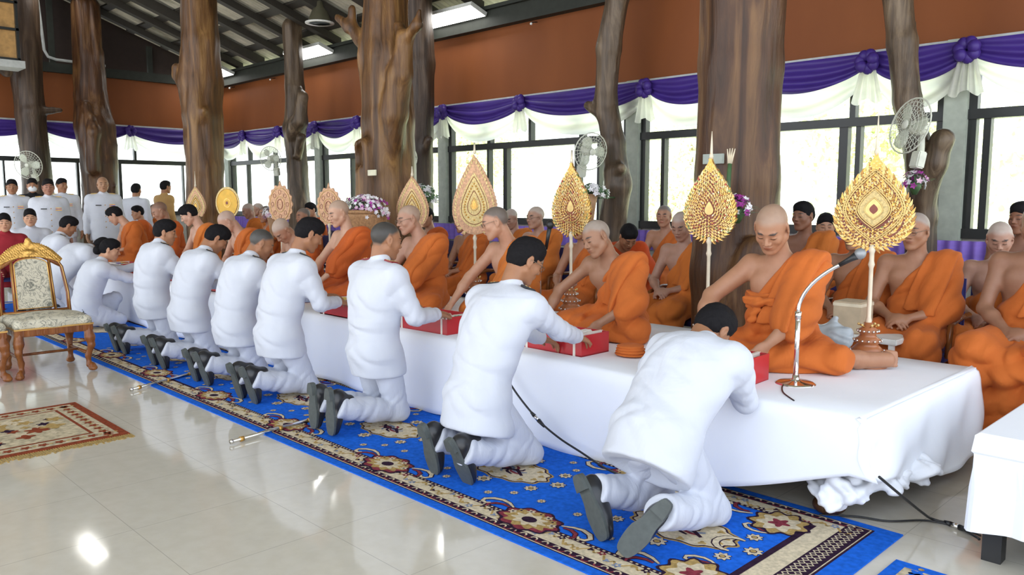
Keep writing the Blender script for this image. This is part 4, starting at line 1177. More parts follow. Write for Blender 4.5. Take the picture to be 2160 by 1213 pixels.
def gilded_chair(loc, rotz, label):
    """faces +Y in its own frame"""
    t_ = empty('armless_chair', loc, rotz); tag(t_, label, 'chair', 'gilded chairs with floral seats')
    W, D, H = .29, .27, .43
    for x, y, l in ((-W + .035, D - .035, (-.03, .04)), (W - .035, D - .035, (.03, .04)), (-W + .05, -D + .04, (-.01, -.05)), (W - .05, -D + .04, (.01, -.05))): carved_leg(None, (x, y), t_, l, H - .06)
    b = MB(); b.box(-W, W, -D, D, H - .085, H - .02, M['teak'], bev=.008)
    for q in (-1, 1): b.box(q * W - .004, q * W + .004, -D, D, H - .03, H - .018, M['teakgold'])
    b.box(-W, W, D - .003, D + .004, H - .03, H - .018, M['teakgold']); b.build('seat_rail', t_)
    f = Field((-W - .02, -D - .02, H - .06), (W + .02, D + .02, H + .10), .009)
    f.ell((0, 0, H + .01), (W * .99, D * .99, .06), k=.01)
    for q in (-1, 1): f.cap((-W + .045, q * (D - .045), H), .036, (W - .045, q * (D - .045), H), .036, k=.05); f.cap((q * (W - .045), -D + .045, H), .036, (q * (W - .045), D - .045, H), .036, k=.05)
    f.ell((0, 0, H), (W * .92, D * .92, .055), k=.06)
    field_object('seat_cushion', f, M['brocade'], t_, 2)
    def bk(x, z, o=0): return (x, -D + .02 - (z - H) * .22 + o, z)        # leaning back
    zt = H + .50
    b = MB()
    for q in (-1, 1):
        b.tube([bk(q * (W - .03), H - .05), bk(q * (W - .025), H + .2), bk(q * (W - .05), H + .42), bk(q * (W - .09), zt - .01)], [.018, .016, .015, .016], M['teak'], 8)
        b.tube([bk(q * (W - .03), H - .02, .016), bk(q * (W - .025), H + .2, .016), bk(q * (W - .05), H + .42, .016), bk(q * (W - .09), zt - .01, .016)], .004, M['teakgold'], 5)
        b.tube([bk(q * .155, H + .06), bk(q * .145, zt - .02)], .012, M['teak'], 8); b.tube([bk(q * .155, H + .06, .012), bk(q * .145, zt - .02, .012)], .004, M['teakgold'], 5)
    b.tube([bk(-W + .04, H + .05), bk(W - .04, H + .05)], .014, M['teak'], 8); b.tube([bk(-W + .04, H + .05, .014), bk(W - .04, H + .05, .014)], .004, M['teakgold'], 5)
    b.build('back_frame', t_)
    top = []
    for i in range(21):
        s = -1 + i / 10; top.append(bk(s * (W - .06), zt + .015 - .05 * abs(s) ** 2.2 + .03 * math.cos(s * PI * .9)))
    b = MB(); b.tube(top, .017, M['teak'], 8); b.build('top_rail', t_)
    f = Field((-.30, -D - .30, zt - .1), (.30, -D + .05, zt + .24), .0065); q = random.Random(4)
    for s_ in (-1, 1):
        for i in range(15):
            s = i / 14; x = s_ * (.01 + s * .215); h = .120 * math.cos(s * 1.25) ** 1.1; z0 = zt + .02 - .055 * s ** 2
            c = np.array(bk(x, z0 + h * .5, .0)); f.ell(c, (.017, .013, .02 + h * .42), rotm(0, 0, s_ * (20 + 50 * s)), k=.004)
            f.cap(np.array(bk(x, z0, .012)), .010, np.array(bk(x + s_ * .02, z0 + h * .8, .012)), .006, k=.005)
    f.ell(bk(0, zt + .13, .008), (.03, .016, .055), k=.006); f.ell(bk(0, zt + .05, .012), (.05, .016, .03), k=.006)
    f.push(lambda X, Y, Z: .0022 * np.sin(X * 260) * np.sin(Z * 240))
    field_object('carved_crest', f, M['gold'], t_)
    b = MB(); n = 12; P = []
    for i in range(n + 1):
        s = -1 + 2 * i / n; P.append((s * .125, H + .075 + .0)); 
    out = [(-.135, H + .08), (.135, H + .08), (.128, zt - .05)] + [(.128 * math.cos(a), zt - .05 + .055 * math.sin(a)) for a in np.linspace(.2, PI - .2, 9)] + [(-.128, zt - .05)]
    V = [bk(x, z, .012) for x, z in out] + [bk(x, z, -.014) for x, z in out]; m = len(out)
    b.add(V, [tuple(range(m)), tuple(reversed(range(m, 2 * m)))] + [(i, i + m, (i + 1) % m + m, (i + 1) % m) for i in range(m)], M['brocade']); b.build('back_panel', t_)
    b = MB(); b.tube([bk(x, z, .010) for x, z in out + out[:1]], .006, M['teakgold'], 6); b.build('panel_border', t_)
    b = MB(); b.tube([(-W + .05, -D + .05, .16), (-W + .05, D - .05, .16)], .012, M['teak'], 6); b.tube([(W - .05, -D + .05, .16), (W - .05, D - .05, .16)], .012, M['teak'], 6); b.tube([(-W + .05, 0, .16), (W - .05, 0, .16)], .012, M['teak'], 6); b.build('stretcher', t_)
    return t_
chair_a = gilded_chair((-7.53, 1.90, 0), -PI / 2, 'gilded wooden chair with floral cushion, whole in view at the left edge')
def copy_chair(loc, rz, label):
    c = copy_tree(chair_a); c.location = loc; c.rotation_euler = (0, 0, rz); c['label'] = label; return c
copy_chair((-7.53, 1.27, 0), -PI / 2, 'gilded wooden chair cut by the left edge, beside the whole one')

# ------------------------------------------------------------ carpets
M['cblue'] = plain('bright_blue_carpet', (.012, .125, .62), .95, spec=.1, var=.18, nscale=40)
M['ccream'] = plain('cream_carpet_wool', (.62, .52, .36), .95, spec=.1, var=.2, nscale=60)
M['cdark'] = plain('dark_carpet_wool', (.03, .012, .03), .95, spec=.1, var=.3, nscale=60)
M['cred'] = plain('wine_red_carpet_wool', (.22, .035, .05), .95, spec=.1, var=.3, nscale=60)
M['cgold'] = plain('ochre_carpet_wool', (.42, .28, .10), .95, spec=.1, var=.3, nscale=60)
M['crust'] = plain('rust_rug_wool', (.24, .05, .02), .95, spec=.1, var=.3, nscale=60)
M['cbeige'] = plain('beige_rug_wool', (.50, .42, .28), .95, spec=.1, var=.3, nscale=30)
M['cgrey'] = plain('grey_blue_rug_wool', (.20, .24, .34), .95, spec=.1, var=.4, nscale=40)
class Pile:
    """flat motifs in thin layers, all one mesh"""
    def __init__(s, z0=.006): s.b = MB(); s.z = z0
    def poly(s, pts, m, lev): s.b.add([(x, y, s.z + lev * .0006) for x, y in pts], [tuple(range(len(pts)))], M[m]); return s
    def disc(s, c, r, m, lev, n=14, lob=0, amp=0, ry=None, ph=0):
        ry = ry or r; P = []
        n = max(n, lob * 6)
        for i in range(n):
            t = 2 * PI * i / n; k = 1 + amp * math.cos(lob * t + ph); P.append((c[0] + r * k * math.cos(t), c[1] + ry * k * math.sin(t)))
        s.b.V += [(c[0], c[1], s.z + lev * .0006)] ; base = len(s.b.V) - 1; s.b.V += [(x, y, s.z + lev * .0006) for x, y in P]; mi = s.b._mi(M[m])
        for i in range(n): s.b.F.append((base, base + 1 + i, base + 1 + (i + 1) % n)); s.b.M.append(mi); s.b.S.append(False)
    def rect(s, x0, x1, y0, y1, m, lev): return s.poly([(x0, y0), (x1, y0), (x1, y1), (x0, y1)], m, lev)
    def stroke(s, pts, w, m, lev, taper=True):
        n = len(pts); L = []; R = []
        for i, (x, y) in enumerate(pts):
            a = pts[max(0, i - 1)]; c = pts[min(n - 1, i + 1)]; dx, dy = c[0] - a[0], c[1] - a[1]; l = math.hypot(dx, dy) or 1
            k = w * (math.sin(PI * (i + .6) / (n + .2)) ** .6 if taper else 1); L.append((x - dy / l * k, y + dx / l * k)); R.append((x + dy / l * k, y - dx / l * k))
        for i in range(n - 1): s.poly([L[i], R[i], R[i + 1], L[i + 1]], m, lev)
def arc(c, r, a0, a1, n=9, ry=None): return [(c[0] + r * math.cos(a0 + (a1 - a0) * i / n), c[1] + (ry or r) * math.sin(a0 + (a1 - a0) * i / n)) for i in range(n + 1)]
def flower(p, x, y, r, lev=3, pet='ccream', core='cgold'):
    p.disc((x, y), r * 1.12, 'cdark', lev - .5, lob=8, amp=.2); p.disc((x, y), r, pet, lev, lob=8, amp=.2); p.disc((x, y), r * .5, 'cdark', lev + .5, 8); p.disc((x, y), r * .36, core, lev + 1, 8)
def scroll(p, x, y, s, fx, fy, col='ccream'):
    P = [(x + fx * s * a, y + fy * s * c) for a, c in ((0, 0), (.25, .12), (.5, .16), (.75, .08), (.9, -.08), (.85, -.22), (.70, -.25), (.62, -.16))]
    p.stroke(P, s * .085, 'cdark', 2.2); p.stroke(P, s * .055, col, 2.8)
    P = [(x + fx * s * a, y + fy * s * c) for a, c in ((.1, -.05), (.3, -.02), (.5, -.10), (.6, -.26), (.55, -.38))]
    p.stroke(P, s * .07, 'cdark', 2.2); p.stroke(P, s * .045, 'cred' if col == 'ccream' else 'ccream', 2.8)
CF, CB, CR, CL = 2.30, 3.55, -1.20, -13.0
def runner():
    p = Pile(); b = p.b
    # backing slab, its ends a little wavy
    b.box(CL, CR, CF, CB, 0.0, .006, M['cblue'])
    p.rect(CL + .1, CR - .10, CF + .050, CB - .05, 'cdark', 1)
    p.rect(CL + .105, CR - .11, CF + .056, CB - .056, 'ccream', 1.5)
    p.rect(CL + .11, CR - .115, CF + .062, CB - .062, 'cdark', 2)
    x = CL + .15
    while x < CR - .13:                                   # guard chain of the border, both sides
        for y in (CF + .080, CB - .080):
            near = x > -7
            if near: p.stroke(arc((x, y), .016, 0, PI, 4), .0042, 'ccream', 2.6, False); p.stroke(arc((x + .032, y), .016, PI, 2 * PI, 4), .0042, 'cred', 2.6, False)
            else: p.disc((x, y), .012, 'ccream', 2.6, 5)
        x += .064
    y = CF + .09
    while y < CB - .08: 
        for dx in (0, .035): p.stroke([(CR - .15 - dx, y), (CR - .135 - dx, y + .014), (CR - .15 - dx, y + .028), (CR - .165 - dx, y + .014), (CR - .15 - dx, y)], .0035, 'ccream', 2.6, False)
        y += .034
    i0, i1 = CF + .102, CB - .102
    p.rect(CL + .15, CR - .21, i0, i1, 'ccream', 3)       # cream border band with vines
    j0, j1 = i0 + .105, i1 - .105
    q = random.Random(3); x = CL + .2; k = 0
    while x < CR - .25:
        for (yc, sg) in ((i0 + .05, 1), (i1 - .05, -1)):
            if x > -8.5:
                P = [(x + .11 * i / 6, yc + sg * .028 * math.sin(2 * PI * i / 6 + k * PI)) for i in range(7)]
                p.stroke(P, .005, 'cgold', 3.6, False)
                p.disc((x + .028, yc + sg * .022 * (-1) ** k), .017, ('cdark', 'cgold', 'cred', 'cgrey')[k % 4], 4, lob=5, amp=.3); p.disc((x + .028, yc + sg * .022 * (-1) ** k), .007, 'ccream', 4.6, 6)
                p.disc((x + .082, yc - sg * .018 * (-1) ** k), .012, ('cgold', 'cdark', 'cgrey')[k % 3], 4, lob=3, amp=.4)
            else: p.disc((x + .03, yc), .02, ('cdark', 'cgold')[k % 2], 4, 6)
        x += .11; k += 1
    p.rect(CL + .25, CR - .30, j0 - .022, j1 + .022, 'cdark', 4.8)
    x = CL + .27
    while x < CR - .31:
        if x > -6:
            for y in (j0 - .012, j1 + .012): p.rect(x, x + .012, y - .005, y + .005, 'ccream', 5.2)
        x += .028
    p.z += .0032
    p.rect(CL + .27, CR - .33, j0, j1, 'cblue', 0)        # blue field
    p.z -= .0012 * 0
    mid = (j0 + j1) / 2; per = 1.08; x = -1.92 + .02; k = 0
    while x > CL + .6:
        near = x > -8
        n = 12 if near else 8
        p.disc((x, mid), .262, 'cgold', 1, lob=n, amp=.045, ry=.150); p.disc((x, mid), .250, 'cdark', 1.5, lob=n, amp=.05, ry=.140); p.disc((x, mid), .240, 'ccream', 2, lob=n, amp=.055, ry=.132)
        if near:
            for a in range(n):
                t = 2 * PI * (a + .5) / n; p.disc((x + .20 * math.cos(t), mid + .108 * math.sin(t)), .016, 'cgold', 2.6, lob=3, amp=.3)
            for a in range(9):
                t = a * .7; p.stroke([(x + (.02 + .085 * s) * math.cos(t + s), mid + (.012 + .045 * s) * math.sin(t + s)) for s in (0, .33, .66, 1)], .009, ('cdark', 'cred', 'cgrey')[a % 3], 3)
            p.stroke([(x - .10, mid + .03), (x - .04, mid - .02), (x + .03, mid + .015), (x + .11, mid - .035)], .013, 'cdark', 3.4)
            for sx in (-1, 1):
                for sy in (-1, 1): flower(p, x + sx * .27, mid + sy * .13, .03); 
                flower(p, x + sx * .335, mid, .034)
            for sy in (-1, 1): flower(p, x, mid + sy * .200, .036)
        # corner ornaments between the medallions
        xm = x - per / 2
        for sy, yb in ((1, j0), (-1, j1)):
            p.disc((xm, yb + sy * .0), .17, 'cdark', 1.2, lob=9, amp=.08, ry=.115); p.disc((xm, yb), .155, 'cred', 1.6, lob=9, amp=.10, ry=.102); p.disc((xm, yb), .13, 'cgold', 2, lob=11, amp=.14, ry=.082); p.disc((xm, yb), .085, 'ccream', 2.5, lob=9, amp=.2, ry=.055); p.disc((xm, yb), .04, 'cdark', 3, ry=.03)
            if near:
                for a in range(7):
                    t = PI * (a + .5) / 7; p.disc((xm + .125 * math.cos(t), yb + sy * .078 * math.sin(t)), .018, ('ccream', 'cgold')[a % 2], 3.2, lob=5, amp=.3); p.disc((xm + .125 * math.cos(t), yb + sy * .078 * math.sin(t)), .007, 'cdark', 3.6, 6)
                for sx in (-1, 1):
                    scroll(p, xm + sx * .15, yb + sy * .05, .20, sx, sy)
                    for (dx, dy) in ((.40, .10), (.30, .185), (.12, .20)): flower(p, xm + sx * dx * .95, yb + sy * dy, .019)
        x -= per; k += 1
    # cut the lower half circles lying over the border: repaint border edge line
    # right hand end of the field: corner spandrels
    xe = CR - .33
    for sy, yb in ((1, j0), (-1, j1)):
        p.disc((xe - .10, yb + sy * .07), .13, 'cdark', 3.8, lob=9, amp=.12); p.disc((xe - .10, yb + sy * .07), .115, 'cgold', 4.2, lob=9, amp=.14); p.disc((xe - .10, yb + sy * .07), .085, 'ccream', 4.6, lob=7, amp=.2); p.disc((xe - .10, yb + sy * .07), .04, 'cred', 5, lob=5, amp=.3)
        scroll(p, xe - .24, yb + sy * .05, .2, -1, sy); scroll(p, xe - .07, yb + sy * .20, .15, 1 * -1, sy)
    p.stroke(arc((xe - .13, mid), .07, PI * .4, PI * 1.6), .02, 'cdark', 4); p.stroke(arc((xe - .13, mid), .07, PI * .4, PI * 1.6), .014, 'ccream', 4.5)
    # border strips laid over the field's edge so the half flowers stop at it
    o = b.build('carpet_runner'); tag(o, 'long bright blue carpet runner with cream medallions beside the platform', 'carpet')
runner()
def rug(name, x0, x1, y0, y1, label, c_edge, c_band, c_field, fringe=None, rotz=0.0):
    w, d = (x1 - x0) / 2, (y1 - y0) / 2; p = Pile(); p.b.box(-w, w, -d, d, 0, .006, M[c_edge]); q = random.Random(8)
    p.rect(-w + .05, w - .05, -d + .05, d - .05, c_band, 1); p.rect(-w + .16, w - .16, -d + .16, d - .16, c_edge, 2); p.rect(-w + .18, w - .18, -d + .18, d - .18, c_field, 3)
    x = -w + .105
    while x < w - .06:
        for y in (-d + .105, d - .105): p.disc((x, y), .026, c_edge, 2.4, lob=5, amp=.3); p.disc((x + .045, y), .012, 'cgold', 2.4, 6)
        x += .09
    y = -d + .105
    while y < d - .06:
        for x in (-w + .105, w - .105): p.disc((x, y), .026, c_edge, 2.4, lob=5, amp=.3); p.disc((x, y + .045), .012, 'cgold', 2.4, 6)
        y += .09
    for k in range(60):
        x = q.uniform(-w + .24, w - .24); y = q.uniform(-d + .24, d - .24); p.disc((x, y), q.uniform(.02, .06), q.choice(['cdark', 'cgold', c_edge, 'ccream']), 4 + .02 * k, lob=q.choice([4, 5, 6]), amp=.3)
    if fringe:
        y = -d
        while y < d: p.b.box(w, w + q.uniform(.06, .10), y, y + .008, 0, .004, M[fringe]); y += .013
    o = p.b.build(name, loc=((x0 + x1) / 2, (y0 + y1) / 2, 0)); o.rotation_euler = (0, 0, rotz); return tag(o, label, 'rug')
rug('floor_rug', -6.2, -5.12, .35, 1.72, 'rust red and beige fringed rug on the bare floor at the left edge', 'crust', 'cbeige', 'cbeige', 'cgold')
r2 = rug('end_rug', -1.13, .3, 2.2, 3.28, 'blue and grey rug beyond the end of the long blue runner', 'cblue', 'cbeige', 'cgrey')
# carved timber loft and pale conduit at the upper left
M['ochrewood'] = plain('ochre_boards', (.42, .24, .08), .5, var=.2)
t_ = empty('timber_loft', (-15.95, 3.46, 4.0)); tag(t_, 'ochre boarded loft front with a dark grid at the upper left corner', 'loft')
b = MB(); b.box(-.45, -.05, -1.6, .45, -.20, 1.25, M['ochrewood']); b.build('boards', t_)
b = MB()
for y in (-1.5, -1.0, -.5, .02, .42): b.box(-.05, .02, y - .02, y + .02, -.2, 1.25, M['frame'])
for z in (-.2, .3, .75, 1.25): b.box(-.05, .02, -1.6, .45, z - .02, z + .02, M['frame'])
b.build('grid', t_)
b = MB(); b.box(-.45, .05, -1.6, .5, -.34, -.22, M['strip']); b.build('ledge', t_)
b = MB(); b.tube([(0, 0, 1.30), (0, .10, 1.25), (0, .14, 1.15), (0, .20, .18), (0, .26, .06), (0, .40, .02), (0, 1.3, 0)], .028, M['strip'], 8)
tag(b.build('conduit', loc=(EX + .28, 4.55, 4.12)), 'pale conduit bending down beside the darkest trunk', 'pipe')
# ------------------------------------------------------------ ceremonial long-handled fans
M['mosaic'] = None
t = NT('gold_with_glass_mosaic', .3, .5); o_ = t.obj(); n = t.voronoi(o_, 75, 'Color')
sx = t.sep(n)
t.color(t.ramp(sx[0], [(.0, (.62, .36, .08)), (.40, (.75, .48, .14)), (.55, (.30, .05, .03)), (.66, (.80, .60, .28)), (.82, (.20, .26, .10)), (.92, (.85, .72, .45))], 'CONSTANT'))
t.bump(sx[1], .5, .004); M['mosaic'] = t.m
M['golddark'] = plain('dark_old_gold', (.34, .17, .04), .4, .6, nscale=60)
M['redlac'] = plain('dark_red_lacquer', (.20, .035, .015), .4)
M['pinkgold'] = plain('faded_pink_gold_brocade', (.52, .30, .17), .55, .15, var=.3, nscale=60)
M['palegold'] = plain('embroidered_pale_gold', (.55, .42, .18), .5, .3, var=.3, nscale=80)
M['yellow'] = plain('yellow_satin', (.72, .42, .04), .5)
M['ivory'] = plain('ivory_pole', (.66, .58, .44), .4)
M['turned'] = plain('turned_reddish_wood', (.36, .13, .05), .28, nscale=8)
def drop(s, W, H):                      # half width of the leaf shape at height fraction s
    return W / 2 * max(0, math.sin(PI * min(1, s ** .70))) ** .80 * (1 - .30 * s)
def drop_outline(W, H, n, k=1.0, zc=.40):
    R = []
    for i in range(n + 1):
        s = i / n; s = s if s < 1 else 1; R.append((drop(s, W, H), s * H))
    L = [(-x, z) for x, z in reversed(R)]
    P = R + L[1:-1]
    return [(x * k, zc * H + (z - zc * H) * k) for x, z in P]
def flame_leaf(b, p, d, ln, wd, th, mat, y0=0, curl=0):
    d = np.array(d) / np.linalg.norm(d); nrm = np.array([-d[1], d[0]]); p = np.array(p)
    pts = []
    for s, w in ((0, .35), (.18, .85), (.38, 1.0), (.6, .72), (.8, .36), (1, 0)):
        pts.append(p + d * ln * s + nrm * (w * wd / 2 + curl * s * s * ln))
    for s, w in ((.8, .22), (.6, .5), (.38, .8), (.18, .75), (0, .35)):
        pts.append(p + d * ln * s + nrm * (-w * wd / 2 + curl * s * s * ln))
    b.prism([tuple(q) for q in pts], th, mat, fr=lambda v: Vector((v.x, v.y + y0, v.z)))
def ritual_fan(x, y, z0, zpole, H, W, rotz, style, label, base=True, spike=.22, tilt=0):
    t_ = empty('ceremonial_fan', (x, y, z0), rotz); t_.rotation_euler = (0, math.radians(tilt), rotz); tag(t_, label, 'ceremonial fan', 'ceremonial fans standing behind the monks')
    zb = zpole - z0
    F_ = lambda k, n=40: [(a, c + zb) for a, c in drop_outline(W, H, n, k)]
    b = MB()
    if style in ('gold', 'jewel'):
        edge, inner = (M['gold'], M['gold']) if style == 'gold' else (M['mosaic'], M['mosaic'])
        b.prism(F_(.86), .012, M['redlac'])
        rings = [(1.0, .030, 64), (.92, .026, 60), (.84, .026, 56), (.71, .026, 48), (.63, .024, 44), (.55, .024, 38), (.47, .02, 32)] if style == 'gold' else [(1.0, .032, 54), (.91, .026, 50), (.82, .026, 46), (.73, .024, 42), (.64, .024, 38), (.54, .022, 32), (.44, .022, 28), (.34, .02, 22), (.25, .018, 14)]
        for ri, (k, ln, n) in enumerate(rings):
            O = drop_outline(W, H, 60, k * .93); N = len(O); cum = [0]
            for i in range(N): a, c = O[i], O[(i + 1) % N]; cum.append(cum[-1] + math.hypot(c[0] - a[0], c[1] - a[1]))
            for j in range(n):
                tgt = cum[-1] * j / n; i = max(q for q in range(N) if cum[q] <= tgt); a, c = O[i], O[(i + 1) % N]
                f_ = (tgt - cum[i]) / max(1e-6, cum[i + 1] - cum[i]); px, pz = a[0] + (c[0] - a[0]) * f_, a[1] + (c[1] - a[1]) * f_
                cx, cz = 0, H * .34; d = (px - cx, (pz - cz) + abs(px) * .55 + .01)
                mat = ((M['gold'], M['golddark'], M['goldpale'])[(j + 2 * ri) % 3]) if style == 'gold' else (M['mosaic'] if (j + ri) % 4 else M['goldpale'])
                for sgn in (-1, 1) if ri < 2 else (-1,):
                    flame_leaf(b, (px, pz + zb), d, ln * (1 + .25 * (j % 2)), ln * .55, .006, mat, y0=sgn * (.006 + .003 * (len(rings) - ri) * 0) - .0, curl=.45 * np.sign(px))
                    if ri >= 0: flame_leaf(b, (px * .97, pz + zb), (d[1], -d[0]), ln * .5, ln * .28, .006, M['goldpale'], y0=sgn * .010 if sgn < 0 else .010)
        def line(k, r, m, y):
            P = F_(k); b.tube([(a, y, c) for a, c in P + P[:1]], r, m, 6)
        if style == 'gold':
            def DM(k, n=12):                                # curved lozenge
                P = []
                for (sx, sz) in ((1, 1), (1, -1), (-1, -1), (-1, 1)):
                    for i in range(n):
                        s_ = i / n; s_ = s_ if sx * sz > 0 else s_
                        a_, c_ = (s_, 1 - s_) if sx * sz > 0 else (1 - s_, s_)
                        m_ = 1 + .28 * math.sin(PI * s_); P.append((sx * a_ * W * .40 * k * m_, zb + H * .44 + sz * c_ * H * (.50 if sz > 0 else .42) * k * (1 + .10 * math.sin(PI * s_))))
                return P
            for k, r_ in ((.86, .0042), (.80, .0042), (.50, .0035), (.44, .0035), (.26, .003)):
                for yy in (-.016, .016): P = DM(k); b.tube([(a, yy, c) for a, c in P + P[:1]], r_, M['goldpale'], 6)
            b.prism(DM(.42), .024, M['palegold']); b.prism(DM(.24), .030, M['goldpale']); b.prism(DM(.12), .034, M['redlac'])
            for a, c in DM(.83, 14): b.ball((a, -.018, c), .0045, M['goldpale'], 6, 4)
            for a, c in DM(.62, 9): b.ball((a, -.016, c), .006, M['mosaic'], 6, 4)
        else:
            line(.55, .0028, M['goldpale'], -.012); b.prism(F_(.17), .026, M['goldpale'])
            for a, c in F_(.7, 24)[::2]: b.ball((a, -.012, c), .005, M['goldpale'], 6, 4)
            for a, c in F_(.3, 16)[::2]: b.ball((a, -.012, c), .005, M['goldpale'], 6, 4)
        b.prism([(-.012, zb + H * .86), (.012, zb + H * .86), (.03, zb + H * .93), (.012, zb + H * 1.0), (0, zb + H * 1.10), (-.012, zb + H), (-.03, zb + H * .93)], .02, M['gold'])
    elif style == 'brocade':
        b.prism(F_(.90), .012, M['pinkgold']); b.prism(F_(.66), .018, M['palegold'])
        O = drop_outline(W, H, 22, .90)
        for j, (px, pz) in enumerate(O):
            d = (px, (pz - H * .30) + abs(px) * .7 + .02); flame_leaf(b, (px * .97, pz + zb), d, .055, .04, .010, M['pinkgold'], curl=.2 * np.sign(px)); flame_leaf(b, (px * .93, pz + zb), d, .035, .02, .016, M['palegold'], curl=.2 * np.sign(px))
        for k, m in ((.58, M['redlac']), (.30, M['redlac']), (.16, M['gold'])):
            P = F_(k); b.tube([(a, -.010, c) for a, c in P + P[:1]], .0028, m, 6); b.tube([(a, .010, c) for a, c in P + P[:1]], .0028, m, 6)
        b.prism(F_(.12), .024, M['gold'])
        for a, c in F_(.44, 14): b.ball((a, -.010, c), .009, M['gold'], 6, 4)
    else:
        n = 40; cz = zb + H / 2
        def ov(k): return [(W / 2 * k * math.cos(2 * PI * i / n), cz + H / 2 * k * math.sin(2 * PI * i / n)) for i in range(n)]
        if style == 'scallop':
            b.prism([(W / 2 * (1 + .05 * math.cos(16 * 2 * PI * i / 96)) * math.cos(2 * PI * i / 96), cz + H / 2 * (1 + .05 * math.cos(16 * 2 * PI * i / 96)) * math.sin(2 * PI * i / 96)) for i in range(96)], .012, M['pinkgold'])
            b.prism(ov(.86), .018, M['pinkgold']); m2 = M['redlac']
            for k in (.84, .40): P = ov(k); b.tube([(a, -.012, c) for a, c in P + P[:1]], .003, M['goldpale'], 6)
            for i in range(8):
                t = 2 * PI * i / 8; c = (W * .31 * math.cos(t), -.010, cz + H * .31 * math.sin(t)); b.tube([(c[0] + .020 * math.cos(a), c[1], c[2] + .026 * math.sin(a)) for a in np.linspace(0, 2 * PI, 9)], .0022, m2, 5)
            b.tube([(.04 * math.cos(a), -.013, cz + .06 * math.sin(a)) for a in np.linspace(0, 2 * PI, 13)], .003, m2, 5)
            b.prism([(-.02, cz + H * .48), (.02, cz + H * .48), (0, cz + H * .62)], .012, M['pinkgold'])
        else:
            b.prism(ov(1), .012, M['palegold']); b.prism(ov(.86), .017, M['yellow'])
            P = ov(.86); b.tube([(a, -.010, c) for a, c in P + P[:1]], .004, M['gold'], 6)
            b.prism(ov(.30), .022, M['gold']); b.prism(ov(.22), .026, M['yellow']); b.prism(ov(.10), .028, M['redlac'])
    b.build('fan_blade', t_)
    if style not in ('oval', 'scallop'):
        b = MB(); top = zb + H * 1.02; b.lathe([(.010, top), (.014, top + .02), (.009, top + .04), (.007, top + .10), (.002, top + spike)], M['ivory'], n=10); b.build('finial', t_)
    h0 = .24 if base else .02
    b = MB(); b.lathe([(.014, h0 * .6), (.014, h0), (.017, h0 + .02), (.012, h0 + .04), (.0115, zb - .10), (.018, zb - .08), (.013, zb - .06), (.013, zb - .02), (.020, zb), (.010, zb + .03)], M['ivory'], n=14); b.build('pole', t_)
    if base:
        b = MB()
        b.lathe([(.105, 0), (.108, .012), (.092, .045), (.070, .075), (.082, .085), (.084, .098), (.064, .118), (.052, .130), (.068, .142), (.068, .155), (.048, .170), (.040, .182), (.052, .196), (.048, .212), (.026, .228), (.020, .25)], M['turned'], n=36); b.build('stand', t_)
        for r, z in ((.088, .088), (.072, .146), (.055, .198)):
            b = MB()
            for i in range(14): t = 2 * PI * i / 14; b.ball((r * math.cos(t), r * math.sin(t), z + .006), .0075, M['chrome'], 8, 6)
            b.build('metal_beads', t_)
        b = MB()
        for i in range(6): t = 2 * PI * i / 6; b.tube([(.03 * math.cos(t), .03 * math.sin(t), .225), (.045 * math.cos(t), .045 * math.sin(t), .235)], .004, M['gold'], 5); b.ball((.05 * math.cos(t), .05 * math.sin(t), .238), .008, M['goldpale'], 8, 6)
        b.build('pole_clamp', t_)
    return t_
ritual_fan(-1.76, 4.49, PH, 1.17, .50, .45, math.radians(12), 'gold', 'large openwork gold ceremonial fan on a turned wooden stand, nearest the camera')
ritual_fan(-2.86, 4.62, PH, 1.17, .52, .42, 0, 'jewel', 'jewelled red and green ceremonial fan before the widest trunk', spike=.18)
ritual_fan(-4.06, 4.62, PH, 1.17, .53, .42, 0, 'jewel', 'jewelled gold ceremonial fan behind the elderly monk who leans sideways', spike=.02)
ritual_fan(-5.30, 4.75, PH, 1.10, .72, .52, math.radians(15), 'brocade', 'wide pale gold brocade ceremonial fan behind the monk with spectacles', spike=.03)
ritual_fan(-6.32, 4.85, PH, 1.15, .50, .42, math.radians(15), 'brocade', 'pale gold ceremonial fan standing before the knotted central trunk', spike=.05)
ritual_fan(-7.75, 4.80, PH, 1.15, .42, .33, math.radians(18), 'scallop', 'scalloped pinkish oval fan behind the tall pale monk')
ritual_fan(-8.82, 4.80, PH, 1.15, .46, .36, math.radians(20), 'scallop', 'scalloped pinkish fan with a rosette, left of the burled thin trunk')
ritual_fan(-10.22, 4.80, PH, 1.18, .42, .38, math.radians(25), 'oval', 'plain oval yellow ceremonial fan beside the golden trunk')
ritual_fan(-11.2, 4.80, PH, 1.18, .42, .36, math.radians(25), 'brocade', 'faded gold fan overlapping the golden trunk at its left')

